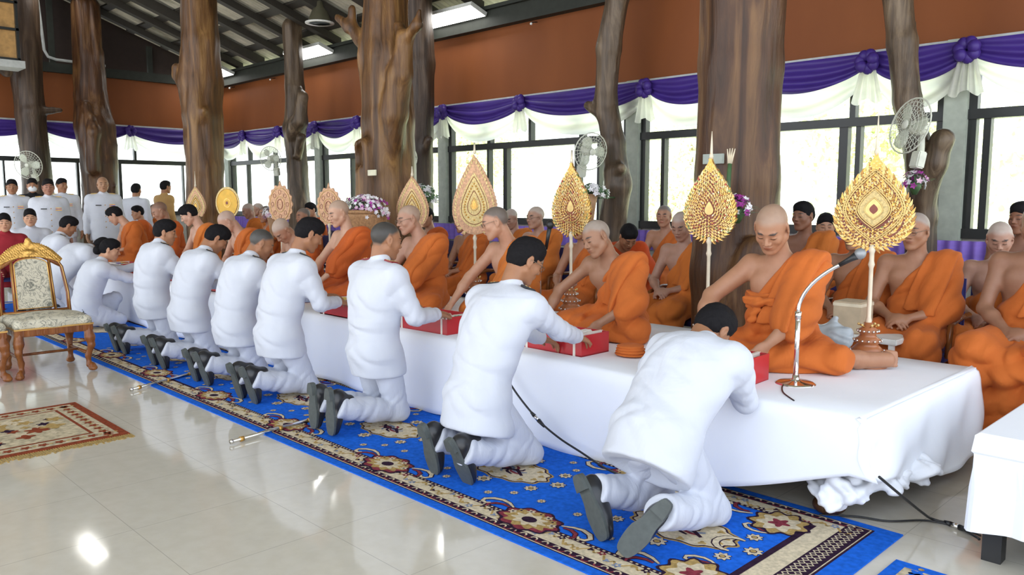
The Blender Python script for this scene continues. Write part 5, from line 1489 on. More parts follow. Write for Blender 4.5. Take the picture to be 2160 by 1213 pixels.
# ------------------------------------------------------------ microphones and cables
def mic_table():
    t_ = empty('microphone_stand', (-1.83, 3.79, PH + .003)); tag(t_, 'chrome gooseneck microphone stand in front of the nearest monk', 'microphone stand')
    b = MB(); b.lathe([(.098, 0), (.100, .006), (.085, .014), (.03, .020), (.018, .030), (.016, .05)], M['chrome'], n=36); b.build('base', t_)
    b = MB(); b.tube([(0, 0, .02), (0, 0, .36)], .0125, M['chrome'], 14); b.tube([(0, 0, .33), (0, 0, .37)], .016, M['chrome'], 14); b.build('pole', t_)
    P = [(0, 0, .36)]
    for i in range(11): s = i / 10; P.append((.19 * s ** 1.9 + .01 * s, .03 * s, .38 + .27 * s - .03 * s * s))
    b = MB(); b.tube(P, .0095, M['chrome'], 12); b.build('gooseneck', t_)
    e = Vector(P[-1]); d = Vector((.10, .02, .065)).normalized()
    b = MB(); b.tube([e - d * .02, e + d * .04, e + d * .07], [.010, .014, .020], M['black'], 14); b.build('mic_handle', t_)

    b = MB(); c = e + d * .088; b.ball(c, .027, plain('grey_mic_mesh', (.30, .31, .32), .5, .5), 14, 10); b.build('mic_grille', t_)

mic_table()
def mic_two():
    t_ = empty('microphone', (-4.22, 4.45, PH)); tag(t_, 'black microphone on a thin stand behind the black-haired officer', 'microphone')
    b = MB(); b.lathe([(.085, 0), (.085, .012), (.015, .02)], M['black'], n=24); b.build('base', t_)
    b = MB(); b.tube([(0, 0, .02), (0, 0, .36), (.04, -.02, .45), (.09, -.03, .56)], .009, M['chrome'], 10); b.build('pole', t_)
    b = MB(); b.tube([(.085, -.03, .55), (.105, -.035, .62), (.13, -.04, .71)], [.012, .013, .018], M['black'], 12); b.ball((.138, -.042, .735), (.028, .028, .034), M['black'], 12, 9); b.build('mic_head', t_)
mic_two()
def cable(name, pts, label, r=.006, conn=None, n=10):
    P = []
    pts = [Vector(p) for p in pts]
    for i in range(len(pts) - 1):
        p0 = pts[max(0, i - 1)]; p1 = pts[i]; p2 = pts[i + 1]; p3 = pts[min(len(pts) - 1, i + 2)]
        for k in range(n):
            s = k / n; P.append(.5 * ((2 * p1) + (p2 - p0) * s + (2 * p0 - 5 * p1 + 4 * p2 - p3) * s * s + (3 * p1 - p0 - 3 * p2 + p3) * s ** 3))
    P.append(pts[-1]); base = pts[0].copy(); b = MB(); b.tube([p - base for p in P], r, M['black'], 7)
    o = b.build(name, loc=base); tag(o, label, 'cable')
    if conn is not None:
        c = int(conn * (len(P) - 1)); d = (P[min(c + 1, len(P) - 1)] - P[max(0, c - 1)]).normalized()
        b = MB(); q = P[c] - base; b.tube([q - d * .05, q - d * .02], [.008, .012], M['black'], 10); b.tube([q - d * .02, q + d * .02], .011, M['chrome'], 10); b.tube([q + d * .02, q + d * .075], [.013, .008], M['black'], 10); b.build('connector', o)
    return o
cable('microphone_cable', [(-3.44, 3.30, .47), (-3.41, 3.28, .42), (-3.29, 3.28, .30), (-3.11, 3.27, .185), (-2.95, 3.27, .115), (-2.79, 3.27, .07), (-2.60, 3.25, .03), (-2.45, 3.24, .02)], 'black cable with a connector hanging down the front of the white cloth', conn=.42)
cable('floor_cable', [(-1.22, 3.30, .32), (-1.21, 3.50, .20), (-1.18, 3.72, .06), (-1.16, 3.80, .014), (-1.06, 3.79, .014), (-.97, 3.73, .014), (-.95, 3.71, .014)], 'black cable with a connector falling from the platform\'s near corner', conn=.66)
cable('power_cable', [(-1.55, 3.50, .008), (-1.42, 3.60, .008), (-1.30, 3.65, .008), (-1.18, 3.78, .008), (-1.05, 3.80, .008), (-.96, 3.77, .008)], 'thin black cable lying on the bare floor beside the runner\'s end', r=.0045)
cable('stand_cable', [(-1.86, 3.73, PH + .012), (-1.83, 3.65, PH + .010), (-1.77, 3.55, PH + .010), (-1.67, 3.45, PH + .010)], 'short black cable end poking from under the chrome stand', r=.004)

# ------------------------------------------------------------ gifts, bags and other things on the platform
M['redbox'] = plain('red_glossy_card', (.48, .022, .030), .3, var=.06)
M['redside'] = plain('pink_red_card', (.62, .07, .10), .4, var=.06)
M['ribbon'] = plain('white_satin_ribbon', (.80, .74, .66), .4)
M['giftcloth'] = plain('ivory_gift_cloth', (.70, .62, .46), .8)
GC = [plain('gift_wrapper_%d' % i, c, .35) for i, c in enumerate([(.70, .50, .12), (.20, .16, .45), (.75, .72, .66), (.55, .08, .06), (.15, .35, .20)])]
def gift_box(x, y, rz, label, L=.50, W=.26, H=.125, seed=0, z=PH + .0045):
    t_ = empty('gift_box', (x, y, z), rz); tag(t_, label, 'box', 'red boxes of offerings on the white cloth')
    l, w, q = L / 2, W / 2, random.Random(seed); th = .008; b = MB()
    b.box(-l, l, -w, w, 0, th, M['redbox'])
    b.box(-l, l, -w, -w + th, 0, H, M['redbox']); b.box(-l, l, w - th, w, 0, H, M['redbox'])
    b.box(-l, -l + th, -w + th, w - th, 0, H, M['redbox']); b.box(l - th, l, -w + th, w - th, 0, H, M['redbox']); b.build('box_body', t_)
    b = MB()
    for s in (-l + .05, l - .065): b.box(s, s + .018, -w - .002, w + .002, -.001, H + .002, M['ribbon'])
    b.box(-l - .002, l + .002, -w - .002, -w + .001, H - .012, H + .001, M['ribbon']); b.build('ribbon', t_)
    b = MB(); b.box(-l + th, l - th, -w + th, w - th, th, H * .55, M['giftcloth']); b.build('lining', t_)
    for k in range(7):
        gx = -l + .06 + (L - .12) * k / 6; gy = q.uniform(-w * .45, w * .45); b = MB(); b.box(-.034, .034, -.028, .028, 0, q.uniform(.035, .06), GC[(k + seed) % 5], Matrix.Rotation(q.uniform(0, 3), 3, 'Z'), (gx, gy, H * .56), bev=.006); b.build('packet', t_)
    return t_
gift_box(-2.21, 3.63, .05, 'red box of offerings nearest the camera, before the first monk', seed=1, H=.14)
gift_box(-3.28, 3.67, .02, 'red box with coloured packets before the monk who leans sideways', seed=2)
gift_box(-4.42, 3.58, .02, 'red box right of the upright kneeling officer, with an open top', L=.55, seed=3)
gift_box(-5.45, 3.55, .0, 'red box with white ribbon left of the upright kneeling officer', seed=0)
gift_box(-6.6, 3.6, .0, 'red box hidden between two leaning officers, middle of the row', seed=1)
gift_box(-7.9, 3.6, .0, 'red box of offerings fourth from the far end of the row', seed=4)
gift_box(-9.35, 3.55, .0, 'dark red box of offerings reached by the kneeling woman', seed=2, H=.2)
gift_box(-10.6, 3.6, .0, 'farthest red box of offerings on the platform', seed=0)
# folded robe cloth by the knee of the second monk
f = Field((-2.98, 3.66, PH - .01), (-2.72, 3.90, PH + .12), .006)
for k in range(4): f.ell((-2.85, 3.78, PH + .018 + k * .016), (.10 - k * .006, .085, .012), k=.004)
tag(field_object('folded_cloth', f, ROBES[0], None), 'small folded orange cloth lying beside the elderly monk\'s knee', 'cloth')
# low stool with a box and a plastic bag behind the nearest monk
t_ = empty('low_stool', (-2.10, 5.25, 0)); tag(t_, 'low white-topped stool behind the nearest monk', 'stool')
b = MB(); b.box(-.28, .28, -.16, .16, .55, .585, M['white'], bev=.006); b.build('top', t_)
for sx in (-1, 1):
    for sy in (-1, 1): b = MB(); b.box(sx * .24 - .015, sx * .24 + .015, sy * .13 - .015, sy * .13 + .015, 0, .55, M['white']); b.build('leg', t_)
b = MB(); b.box(-.09, .09, -.10, .10, 0, .20, plain('beige_card', (.50, .40, .27), .7), bev=.004); b.box(-.092, .092, -.102, .102, .17, .19, M['giftcloth']); tag(b.build('card_box', loc=(-2.16, 5.25, .587)), 'beige cardboard box on the low stool behind the nearest monk', 'box')
f = Field((-2.40, 4.62, PH), (-1.85, 4.88, PH + .26), .009); f.ell((-2.12, 4.75, PH + .085), (.17, .09, .09), k=.03).ell((-2.05, 4.75, PH + .12), (.10, .07, .06), k=.03).cap((-2.1, 4.75, PH + .14), .03, (-2.06, 4.75, PH + .21), .015, k=.03)
f.push(lambda X, Y, Z: .008 * np.sin(X * 50 + 3 * np.sin(Z * 40)) * np.sin(Z * 60 + Y * 30)); f.plane((0, 0, PH + .006), (0, 0, -1))
tag(field_object('plastic_bag', f, plain('grey_plastic', (.42, .47, .50), .25), None), 'crumpled grey plastic bag behind the nearest monk\'s knee', 'bag')

# ------------------------------------------------------------ white electric fans
M['fanwhite'] = plain('aged_white_plastic', (.62, .64, .55), .45)
t = NT('clear_fan_blade', .2); t.color((.68, .72, .60)); t.b.inputs['Alpha'].default_value = .75; M['blade'] = t.m
def wall_fan(x, y, z, rz, label, r=.21, tilt=20, arm=.22):
    t_ = empty('wall_fan', (x, y, z)); t_.rotation_euler = (math.radians(tilt), 0, rz); tag(t_, label, 'fan', 'white fans fixed to the trunks')
    b = MB()                                             # faces -Y
    for k in range(7):
        rr = r * (k + 1) / 7; yy = -.055 + .045 * (rr / r) ** 2
        b.tube([(rr * math.cos(a), yy, rr * math.sin(a)) for a in np.linspace(0, 2 * PI, 25)], .0022 if k < 6 else .007, M['fanwhite'], 5)
    for k in range(28):
        a = 2 * PI * k / 28; b.tube([(r * s * math.cos(a + .2 * s), -.055 + .045 * s * s, r * s * math.sin(a + .2 * s)) for s in (.15, .5, .8, 1)], .0018, M['fanwhite'], 4)
        b.tube([(r * s * math.cos(a), .05 - .055 * s * s, r * s * math.sin(a)) for s in (.25, .6, 1)], .0018, M['fanwhite'], 4)
    b.ball((0, -.058, 0), (.04, .012, .04), M['fanwhite'], 12, 6); b.build('cage', t_)
    for k in range(3):
        V = []; a0 = 2 * PI * k / 3
        for i in range(7):
            s = i / 6; rr = .03 + (r * .86 - .03) * s; w = .30 + .55 * math.sin(PI * min(1, s * .9 + .08)) 
            for j in range(5): a = a0 + (j / 4 - .5) * w * 1.25; V.append((rr * math.cos(a), .02 * (j / 4 - .5) - .01, rr * math.sin(a)))
        F = [(i * 5 + j, i * 5 + j + 1, (i + 1) * 5 + j + 1, (i + 1) * 5 + j) for i in range(6) for j in range(4)]
        bb = link('blade', mesh_from('blade', V, F, M['blade']), t_); md = bb.modifiers.new('t', 'SOLIDIFY'); md.thickness = .003
    b = MB(); b.tube([(0, -.02, 0), (0, .03, 0), (0, .10, 0), (0, .15, 0)], [.03, .055, .06, .04], M['fanwhite'], 16); b.build('motor', t_)
    b = MB(); b.tube([(0, .12, -.02), (0, .14, -.12), (0, .15, -.2)], [.02, .025, .03], M['fanwhite'], 10); b.box(-.05, .05, .10, .18, -.32, -.18, M['fanwhite'], bev=.01); b.build('bracket', t_)
    return t_
wall_fan(-2.50, 7.05, 2.04, -.55, 'round white fan fixed to the forked trunk at the right', r=.23, tilt=-12)
wall_fan(-5.98, 7.12, 1.98, 1.25, 'pale white fan beside the crooked slender trunk', tilt=12)
wall_fan(-9.35, 7.0, 2.02, .9, 'pale white fan beside the dark trunk behind the central pillar', tilt=8)
wall_fan(-13.25, 7.05, 2.15, .5, 'faint white fan fixed to the thin trunk with a burl', tilt=8)
wall_fan(-16.6, 4.08, 2.05, .8, 'white fan fixed to the darkest trunk at the left', r=.25, tilt=10)
# signs and flower holders on the trunks
M['sign'] = plain('grey_green_plate', (.30, .34, .30), .5); M['signp'] = plain('pale_plate', (.62, .60, .45), .5)
for x, y, z, w, h, m, l in ((-3.14, 5.10, 1.73, .085, .035, 'sign', 'small blank grey plate on the widest trunk'), (-2.50, 7.22, 1.74, .05, .022, 'signp', 'small pale plate on the forked trunk under its fan'), (-7.18, 4.98, 1.72, .075, .03, 'signp', 'small pale plate on the knotted central trunk')):
    b = MB(); b.box(-w, w, -.006, .006, -h, h, M[m], bev=.002); b.box(-w * .9, w * .9, -.008, -.005, -h * .8, h * .8, M[m]); tag(b.build('name_plate', loc=(x, y, z)), l, 'sign')
M['orchid'] = plain('magenta_orchid_petal', (.33, .035, .27), .6, var=.4, nscale=30); M['petal'] = plain('white_petal', (.80, .78, .80), .6, var=.08)
M['lilacpetal'] = plain('pale_pink_petal', (.66, .42, .55), .6, var=.2); M['leaf'] = plain('dark_green_leaf', (.05, .11, .04), .5, var=.4); M['wicker'] = plain('brown_wicker', (.40, .22, .10), .7, var=.25, nscale=50)
M['cone'] = plain('light_brown_cone_vase', (.42, .24, .12), .55)
def bouquet(x, y, z, R, n, cols, label, vessel, seed=1, group=None, ps=.03, stand=None):
    q = random.Random(seed); t_ = empty('flower_arrangement', (x, y, z)); tag(t_, label, 'flowers', group)
    b = MB(); g = MB()
    for k in range(n):
        a = q.uniform(0, 2 * PI); ph = q.uniform(-.35, 1.5); rr = q.uniform(.7, 1.0)
        c = Vector((R[0] * rr * math.cos(ph) * math.cos(a), R[1] * rr * math.cos(ph) * math.sin(a), R[2] * rr * math.sin(ph)))
        m = q.choice(cols if c.z > R[2] * .1 or len(cols) < 2 else cols[1:]); nrm = (c + Vector((0, -.02, .02))).normalized(); u = nrm.orthogonal().normalized(); v = nrm.cross(u)
        for p in range(5):
            t = 2 * PI * p / 5 + k; d = u * math.cos(t) + v * math.sin(t); e = nrm.cross(d)
            P = [c, c + d * ps * .5 + e * ps * .32 + nrm * ps * .12, c + d * ps + nrm * ps * .22, c + d * ps * .5 - e * ps * .32 + nrm * ps * .12]
            b.add(P + [p_ - nrm * .002 for p_ in P], [(0, 1, 2, 3), (7, 6, 5, 4), (0, 4, 5, 1), (1, 5, 6, 2), (2, 6, 7, 3), (3, 7, 4, 0)], M[m])
        if k % 3 == 0: g.tube([(0, 0, -R[2] * .3), c * .9], .003, M['leaf'], 4)
        if k % 4 == 0:
            d = Vector((math.cos(a), math.sin(a), q.uniform(-.2, .3))).normalized(); e = d.cross(Vector((0, 0, 1))).normalized(); s = Vector(c) * .8
            g.add([s - e * .012, s + d * .08, s + e * .012, s - e * .012 - Vector((0, 0, .002)), s + d * .08 - Vector((0, 0, .002)), s + e * .012 - Vector((0, 0, .002))], [(0, 1, 2), (5, 4, 3), (0, 3, 4, 1), (1, 4, 5, 2), (2, 5, 3, 0)], M['leaf'])
    b.build('blossoms', t_); g.build('stems', t_)
    if stand is None and vessel != 'basket': b = MB(); L_ = .42 if vessel == 'cone' else .14; b.tube([(0, .02, -.05), (0, L_ * .5, -.04), (0, L_, -.04)], .012, M['leaf'], 6); b.build('bracket', t_)
    if stand is not None: b = MB(); b.lathe([(.12, stand - z), (.12, stand - z + .02), (.025, stand - z + .04), (.02, -.40), (.05, -.345), (.10, -.34)], M['turned'], n=20); b.build('stand', t_)
    b = MB()
    if vessel == 'cone': b.lathe([(.012, -.36), (.03, -.30), (.055, -.12), (.078, .0), (.070, .0), (.05, -.10)], M['cone'], n=20); b.build('cone_vase', t_)
    elif vessel == 'basket': b.lathe([(.16, -.34), (.19, -.2), (.24, -.05), (.25, .0), (.23, .0), (.17, -.25)], M['wicker'], n=28); b.lathe([(.25, -.02), (.262, 0), (.25, .02), (.24, 0)], M['wicker'], n=28); b.build('basket', t_)
    else: b.lathe([(.02, -.10), (.05, -.04), (.055, 0), (.04, 0)], M['leaf'], n=14); b.build('holder', t_)
    return t_
bouquet(-5.90, 7.05, 1.50, (.22, .16, .11), 130, ['petal', 'petal', 'leaf'], 'white flowers in a brown cone vase on the crooked slender trunk', 'cone', 1, ps=.035)
bouquet(-2.87, 4.98, 1.38, (.10, .08, .10), 60, ['orchid', 'orchid', 'petal'], 'purple and white orchids fixed to the widest trunk', 'holder', 2, ps=.026)
bouquet(-2.47, 7.12, 1.58, (.11, .08, .10), 50, ['lilacpetal', 'orchid', 'petal'], 'pink orchids under the pale plate on the forked trunk', 'holder', 3, ps=.03)
bouquet(-6.72, 4.55, 1.32, (.38, .17, .17), 320, ['petal', 'lilacpetal', 'petal', 'petal', 'orchid'], 'wide basket of tiny white and pink flowers before the central trunk', 'basket', 4, ps=.022, stand=PH + .005)
bouquet(-9.05, 7.10, 1.46, (.30, .18, .19), 150, ['petal', 'petal', 'leaf'], 'round white bouquet beside the dark trunk behind the central pillar', 'holder', 5, ps=.04)
bouquet(-11.6, 6.2, 1.22, (.20, .14, .12), 70, ['petal', 'lilacpetal', 'leaf'], 'blurred white flowers right of the golden trunk', 'cone', 6, ps=.04, stand=0)
bouquet(-10.35, 5.5, 1.22, (.20, .14, .14), 80, ['petal', 'lilacpetal', 'petal'], 'pale flowers beside the thin burled trunk', 'cone', 7, ps=.035, stand=0)
# green stalk with pale folded tips on the widest trunk
t_ = empty('leaf_ornament', (-2.97, 5.02, 1.45)); tag(t_, 'green stalk ending in four pale fingers on the widest trunk', 'ornament')
b = MB(); b.tube([(.02, 0, -.06), (0, 0, .05), (.01, 0, .24)], [.022, .018, .014], M['leaf'], 8); b.build('stalk', t_)
b = MB()
for k in range(4): b.tube([(.01 + .006 * (k - 1.5), 0, .24), (.0 + .020 * k - .01, -.005, .345 - .004 * abs(k - 1.5))], [.009, .003], M['giftcloth'], 7)
b.build('pale_tips', t_)
# officers' swords on the floor
def sword(x0, y0, x1, y1, label):
    t_ = empty('sword', (x0, y0, .02)); tag(t_, label, 'sword', 'swords laid on the carpet'); d = Vector((x1 - x0, y1 - y0, 0)); n = d.normalized()
    b = MB(); b.tube([(0, 0, 0), d * .5 + Vector((0, 0, .002)), d * 1.0], [.010, .012, .012], M['chrome'], 10); b.tube([(0, 0, 0), n * .015], .014, M['chrome'], 10); b.build('scabbard', t_)
    for s in (.12, .55, .9): b = MB(); b.tube([d * s - n * .012, d * s + n * .012], .0155, M['gold'], 10); b.build('gold_band', t_)
    b = MB(); b.tube([d, d + n * .05, d + n * .12], [.012, .014, .010], M['black'], 10); b.tube([d + n * .005, d + n * .0 + Vector((.03, 0, .012)), d + n * .07 + Vector((.045, 0, .012)), d + n * .12], .004, M['gold'], 6); b.build('hilt', t_)
sword(-4.47, 2.06, -4.57, 2.70, 'silver sword scabbard lying across the runner\'s edge, nearer one')
sword(-6.25, 2.12, -6.50, 2.72, 'silver sword scabbard lying across the runner\'s edge, farther one')
# ------------------------------------------------------------ the officers kneeling along the runner (they face +Y)
KL = lambda dy=0: dict(knees=[(-.11, .0, .068), (.11, .0, .068)], ankles=[(-.10, -.42 + dy, .17), (.10, -.42 + dy, .17)], toes=[(-.11, -.37 + dy, .008), (.11, -.37 + dy, .008)])
OB, YK = officer_kneeling, 3.03
# nearest: bent deeply over the first box, heels apart
OB('officer in white kneeling nearest the camera, bowed low over the first red box', (-1.98, YK, .012), pelvis=(.0, -.20, .42), neck=(.0, .14, .75), head=(-.05, .30, .82), look=(-8, 55, 5),
   armL=dict(wrist=(-.20, .44, .60), pole=(-1, -.2, -.3)), armR=dict(wrist=(-.02, .44, .62), pole=(.5, -.1, -1), reach=0), tone='tan', back=.035, girth=1.08, hem=.17, flare=.03,
   knees=[(-.13, -.0, .068), (.15, .02, .068)], ankles=[(-.17, -.41, .18), (.17, -.41, .18)], toes=[(-.06, -.42, .008), (.06, -.50, .008)], scalp=(.02, .016, .015), vox=.9)
OB('black-haired officer with glasses reaching out to the second red box', (-3.08, YK, .012), pelvis=(0, -.24, .40), neck=(0, -.03, .93), head=(.01, .085, 1.10), look=(-18, 30, 0),
   armL=dict(wrist=(-.15, .42, .60), pole=(-.6, -.3, -1)), armR=dict(wrist=(.06, .55, .595), pole=(.9, -.1, -1), reach=.03), tone='tan', glass=True, back=.045, hair=1.5, hem=.18, flare=.045, vox=.9,
   ankles=[(-.14, -.43, .18), (.09, -.43, .17)], toes=[(-.13, -.39, .008), (.10, -.36, .008)])
o, r = OB('upright kneeling officer with grey cropped hair and dark red shoulder boards', (-4.27, YK, .012), pelvis=(0, -.06, .47), neck=(0, -.03, 1.00), head=(.0, .03, 1.17), look=(-12, 14, 0),
   armL=dict(wrist=(-.16, .28, .70), pole=(-.6, -.8, -.8)), armR=dict(wrist=(.17, .30, .68), pole=(.7, -.8, -.8)), tone='tan', board='boardred', hair=0, scalp=(.055, .05, .045), back=.03, vox=.95)
# red sword knot
b = MB(); b.tube([(-.20, .02, .46), (-.20, .02, .36)], .008, M['redbox'], 6); b.tube([(-.20, .02, .36), (-.20, .02, .33), (-.20, .02, .22)], [.014, .020, .026], M['redbox'], 10); b.ball((-.20, .02, .35), .018, M['redbox']); b.build('red_tassel', o)
OB('officer with thick black hair kneeling left of the upright one', (-5.35, YK, .012), pelvis=(0, -.15, .45), neck=(0, -.02, .99), head=(.01, .10, 1.17), look=(-14, 28, 0),
   armL=dict(wrist=(-.15, .32, .68), pole=(-.6, -.5, -1)), armR=dict(wrist=(.12, .26, .66), pole=(.8, -.5, -1)), tone='tan', hair=1.2, **KL())
OB('officer with grey cropped hair, third kneeling figure left of the reaching one', (-6.12, YK, .012), pelvis=(0, -.12, .43), neck=(0, .0, .93), head=(.0, .12, 1.07), look=(-20, 30, 0),
   armL=dict(wrist=(-.15, .36, .66), pole=(-.6, -.5, -1)), armR=dict(wrist=(.12, .36, .66), pole=(.8, -.5, -1)), tone='tan', hair=0, scalp=(.07, .065, .06), vox=1.1, **KL())
OB('black-haired officer leaning with his neck bent, above the farther sword', (-6.98, YK, .012), pelvis=(0, -.13, .44), neck=(0, .0, .94), head=(.0, .13, 1.08), look=(-15, 40, 0),
   armL=dict(wrist=(-.15, .36, .66), pole=(-.6, -.5, -1)), armR=dict(wrist=(.12, .42, .64), pole=(.8, -.3, -1)), tone='tan', hair=1.3, vox=1.15, **KL())
OB('upright officer kneeling next to the woman with the bun', (-7.9, YK, .012), pelvis=(0, -.09, .46), neck=(0, -.03, .97), head=(.0, .04, 1.11), look=(-25, 12, 0),
   armL=dict(wrist=(-.15, .34, .68), pole=(-.6, -.5, -1)), armR=dict(wrist=(.12, .34, .68), pole=(.8, -.5, -1)), tone='mid', hair=.8, vox=1.25, **KL())
OB('woman in white uniform with a black hair bun crouching to lay down a gift', (-9.65, YK + .04, .012), pelvis=(0, -.20, .26), neck=(0, -.06, .70), head=(.0, .06, .86), look=(-28, 16, 0),
   armL=dict(wrist=(-.12, .42, .66), pole=(-.6, -.5, -1)), armR=dict(wrist=(.14, .42, .52), pole=(.8, -.5, -1)), tone='light', hair=1.0, bun=True, vox=1.25, girth=.9, board=None,
   knees=[(-.11, .12, .30), (.12, .08, .08)], ankles=[(-.11, .0, .09), (.12, -.30, .12)], toes=[(-.11, -.1, .008), (.12, -.39, .008)])
OB('officer bending low behind the woman with the bun', (-10.15, YK - .02, .012), pelvis=(0, -.34, .50), neck=(0, .02, .84), head=(.0, .19, .86), look=(-10, 60, 0),
   armL=dict(wrist=(-.15, .42, .6), pole=(-.6, -.5, -1)), armR=dict(wrist=(.12, .42, .6), pole=(.8, -.5, -1)), tone='mid', hair=1.0, vox=1.4, **KL())
OB('farthest kneeling officer, above the crest of the whole gilded chair', (-11.3, YK + .05, .012), pelvis=(0, -.15, .44), neck=(0, -.02, .94), head=(.0, .10, 1.09), look=(-10, 30, 0),
   armL=dict(wrist=(-.15, .36, .66), pole=(-.6, -.5, -1)), armR=dict(wrist=(.12, .36, .66), pole=(.8, -.5, -1)), tone='tan', hair=.9, vox=1.4, **KL())

# ------------------------------------------------------------ the monks seated on the platform (they face -Y)
GREY = (.42, .38, .34)
def monk_floor(label, x, y, neck=(0, .06, .57), head=(0, .14, .76), look=(0, 25, 0), armL=None, armR=None, tone='mid', robe=0, scalp=None, girth=1.05, belly=.02, glass=False, waist=False, vox=1., seed=0, knL=(-.30, .20, .075), knR=(.30, .20, .075), foot=False, brow=(.05, .035, .03), size=1., rot=0, ear=1.1, sash=True, hat=0., arm_r=1., z=1., jaw=1.):
    o = empty('person', (x, y, PH + .006), PI + rot); tag(o, label, 'person')
    r = Rig((0, 0, .115), neck, head, look, girth=girth, back=.035)
    r.arm('L', **(armL or dict(wrist=(-.10, .26, .22), pole=(-1, -.3, -.4), palm=(.3, 0, -1)))); r.arm('R', **(armR or dict(wrist=(.10, .26, .22), pole=(1, -.3, -.4), palm=(-.3, 0, -1))))
    ex = None
    if foot:
        ex = dict(pts=[(-.30, .14, .08), (-.40, -.14, .08), (-.54, -.30, .06)], fn=lambda f: (f.cap((-.30, .06, .07), .058, (-.38, -.12, .065), .044, k=.02), f.cap((-.39, -.13, .055), .046, (-.49, -.24, .055), .042, k=.02, flat=((.6, -.55, 0), .9)), f.ell((-.37, -.13, .05), (.042, .05, .045), k=.02), [f.cap((-.495 + .004 * i, -.25 - .003 * i, .026 + .016 * i), .013 + .001 * i, (-.525 + .004 * i, -.290 - .003 * i + .004 * abs(i - 3), .022 + .016 * i), .009 + .0012 * i, k=.006) for i in range(5)]))
    skin_body('body', r, .0052 * vox, o, tone, scalp=scalp, brow=brow, extras=ex, ear=ear, arm_r=arm_r, z=z, jaw=jaw)
    monk_clothes(r, .0088 * vox, o, ROBES[robe], lap_cross(r, knL, knR), fold=.0072, bounds=[(-.44, -.28, -.03), (.44, .46, .22)], belly=belly, waist=waist, seed=seed, sash=sash)
    if glass: glasses(o, r)
    if hat: short_hair(o, r, .0062 * vox, volume=hat)
    return o, r
monk_floor('stout old bald monk nearest the camera, looking down behind the chrome microphone', -2.13, 4.22, neck=(0, .04, .59), head=(.0, .16, .765), look=(10, 38, -4), tone=(.40, .20, .115), scalp=(.36, .235, .165), girth=1.16, belly=.045, waist=.10, vox=.95, seed=1,
    armL=dict(wrist=(-.10, .36, .16), pole=(-1, -.2, -.2), palm=(1, 0, -.2), fwd=(.35, .75, -.55), curl=14), armR=dict(wrist=(.30, .38, .20), pole=(1, -.1, .1), palm=(0, 0, -1), curl=18), foot=True, knL=(-.36, .10, .085), knR=(.26, .24, .08), arm_r=1.2, z=1.07, jaw=1.12)
monk_floor('frail elderly monk leaning to one side, both arms out to his red box', -3.36, 4.32, neck=(.0, .10, .51), head=(.03, .21, .665), look=(-12, 22, 14), tone=(.33, .17, .10), scalp=(.34, .28, .235), girth=.95, belly=.0, vox=.95, seed=2,
    armL=dict(wrist=(-.16, .40, .14), pole=(-1, -.2, -.1), palm=(1, 0, -.1), fwd=(.1, .8, -.5), curl=14), armR=dict(wrist=(.38, .34, .10), pole=(.8, -.4, .2), palm=(0, 0, -1), curl=10), ear=1.25, arm_r=.9)
monk_floor('monk with glasses and dark cropped hair, turned to profile, bare arm reaching down', -4.30, 4.28, neck=(.02, .06, .58), head=(.06, .17, .745), look=(-38, 18, 6), tone=(.50, .27, .17), scalp=(.16, .13, .11), girth=1.12, belly=.03, glass=True, seed=3, robe=1,
    armR=dict(wrist=(.36, .38, .10), pole=(1, -.2, 0), palm=(0, 0, -1), curl=15), armL=dict(wrist=(-.05, .36, .16), pole=(-1, -.2, -.1)))
monk_floor('monk with thin glasses and a big orange sleeve, right of the upright officer', -5.36, 4.25, neck=(.0, .05, .58), head=(.05, .14, .75), look=(-14, 14, 4), tone=(.44, .24, .16), scalp=(.40, .28, .21), girth=1.1, belly=.02, glass=True, seed=4,
    armL=dict(wrist=(-.05, .38, .16), pole=(-1, -.2, -.1)), armR=dict(wrist=(.15, .36, .16), pole=(1, -.2, -.3)))
monk_floor('tall pale monk sitting very straight, left of the basket of flowers', -6.43, 4.20, neck=(.0, .02, .61), head=(.03, .10, .79), look=(-8, 20, 0), tone=(.56, .33, .22), scalp=(.44, .31, .23), girth=1.05, seed=5, robe=2,
    armL=dict(wrist=(-.05, .36, .18), pole=(-1, -.2, -.1)), armR=dict(wrist=(.15, .36, .18), pole=(1, -.2, -.3)))
monk_floor('bald monk bowing his head low behind two leaning officers', -7.27, 4.25, neck=(.0, .14, .50), head=(.03, .27, .61), look=(12, 55, 0), tone=(.46, .25, .16), scalp=(.46, .35, .28), vox=1.1, seed=6, robe=2)
monk_floor('bald monk in profile below the oval yellow fan', -8.44, 4.22, neck=(.0, .12, .54), head=(.06, .24, .67), look=(-20, 42, 0), tone=(.50, .28, .19), scalp=(.48, .34, .27), vox=1.1, seed=7, robe=0, girth=1.1)
monk_floor('light-skinned monk with dark cropped hair coming to a tuft, facing down', -9.56, 4.22, neck=(.0, .08, .57), head=(.06, .19, .73), look=(-25, 32, 0), tone=(.56, .33, .23), scalp=(.08, .07, .065), vox=1.2, seed=8, robe=1, hat=.5)
monk_floor('brownish bald monk half hidden, second from the far end of the seated row', -10.72, 4.25, look=(-10, 30, 0), tone=(.36, .19, .12), vox=1.4, seed=9, robe=2)
monk_floor('monk with dark cropped hair bowing, farthest of the seated row', -11.72, 4.15, neck=(.0, .10, .55), head=(.12, .22, .69), look=(-35, 36, 0), tone=(.52, .29, .19), scalp=(.05, .04, .035), vox=1.4, seed=10, hat=.5, girth=1.15)

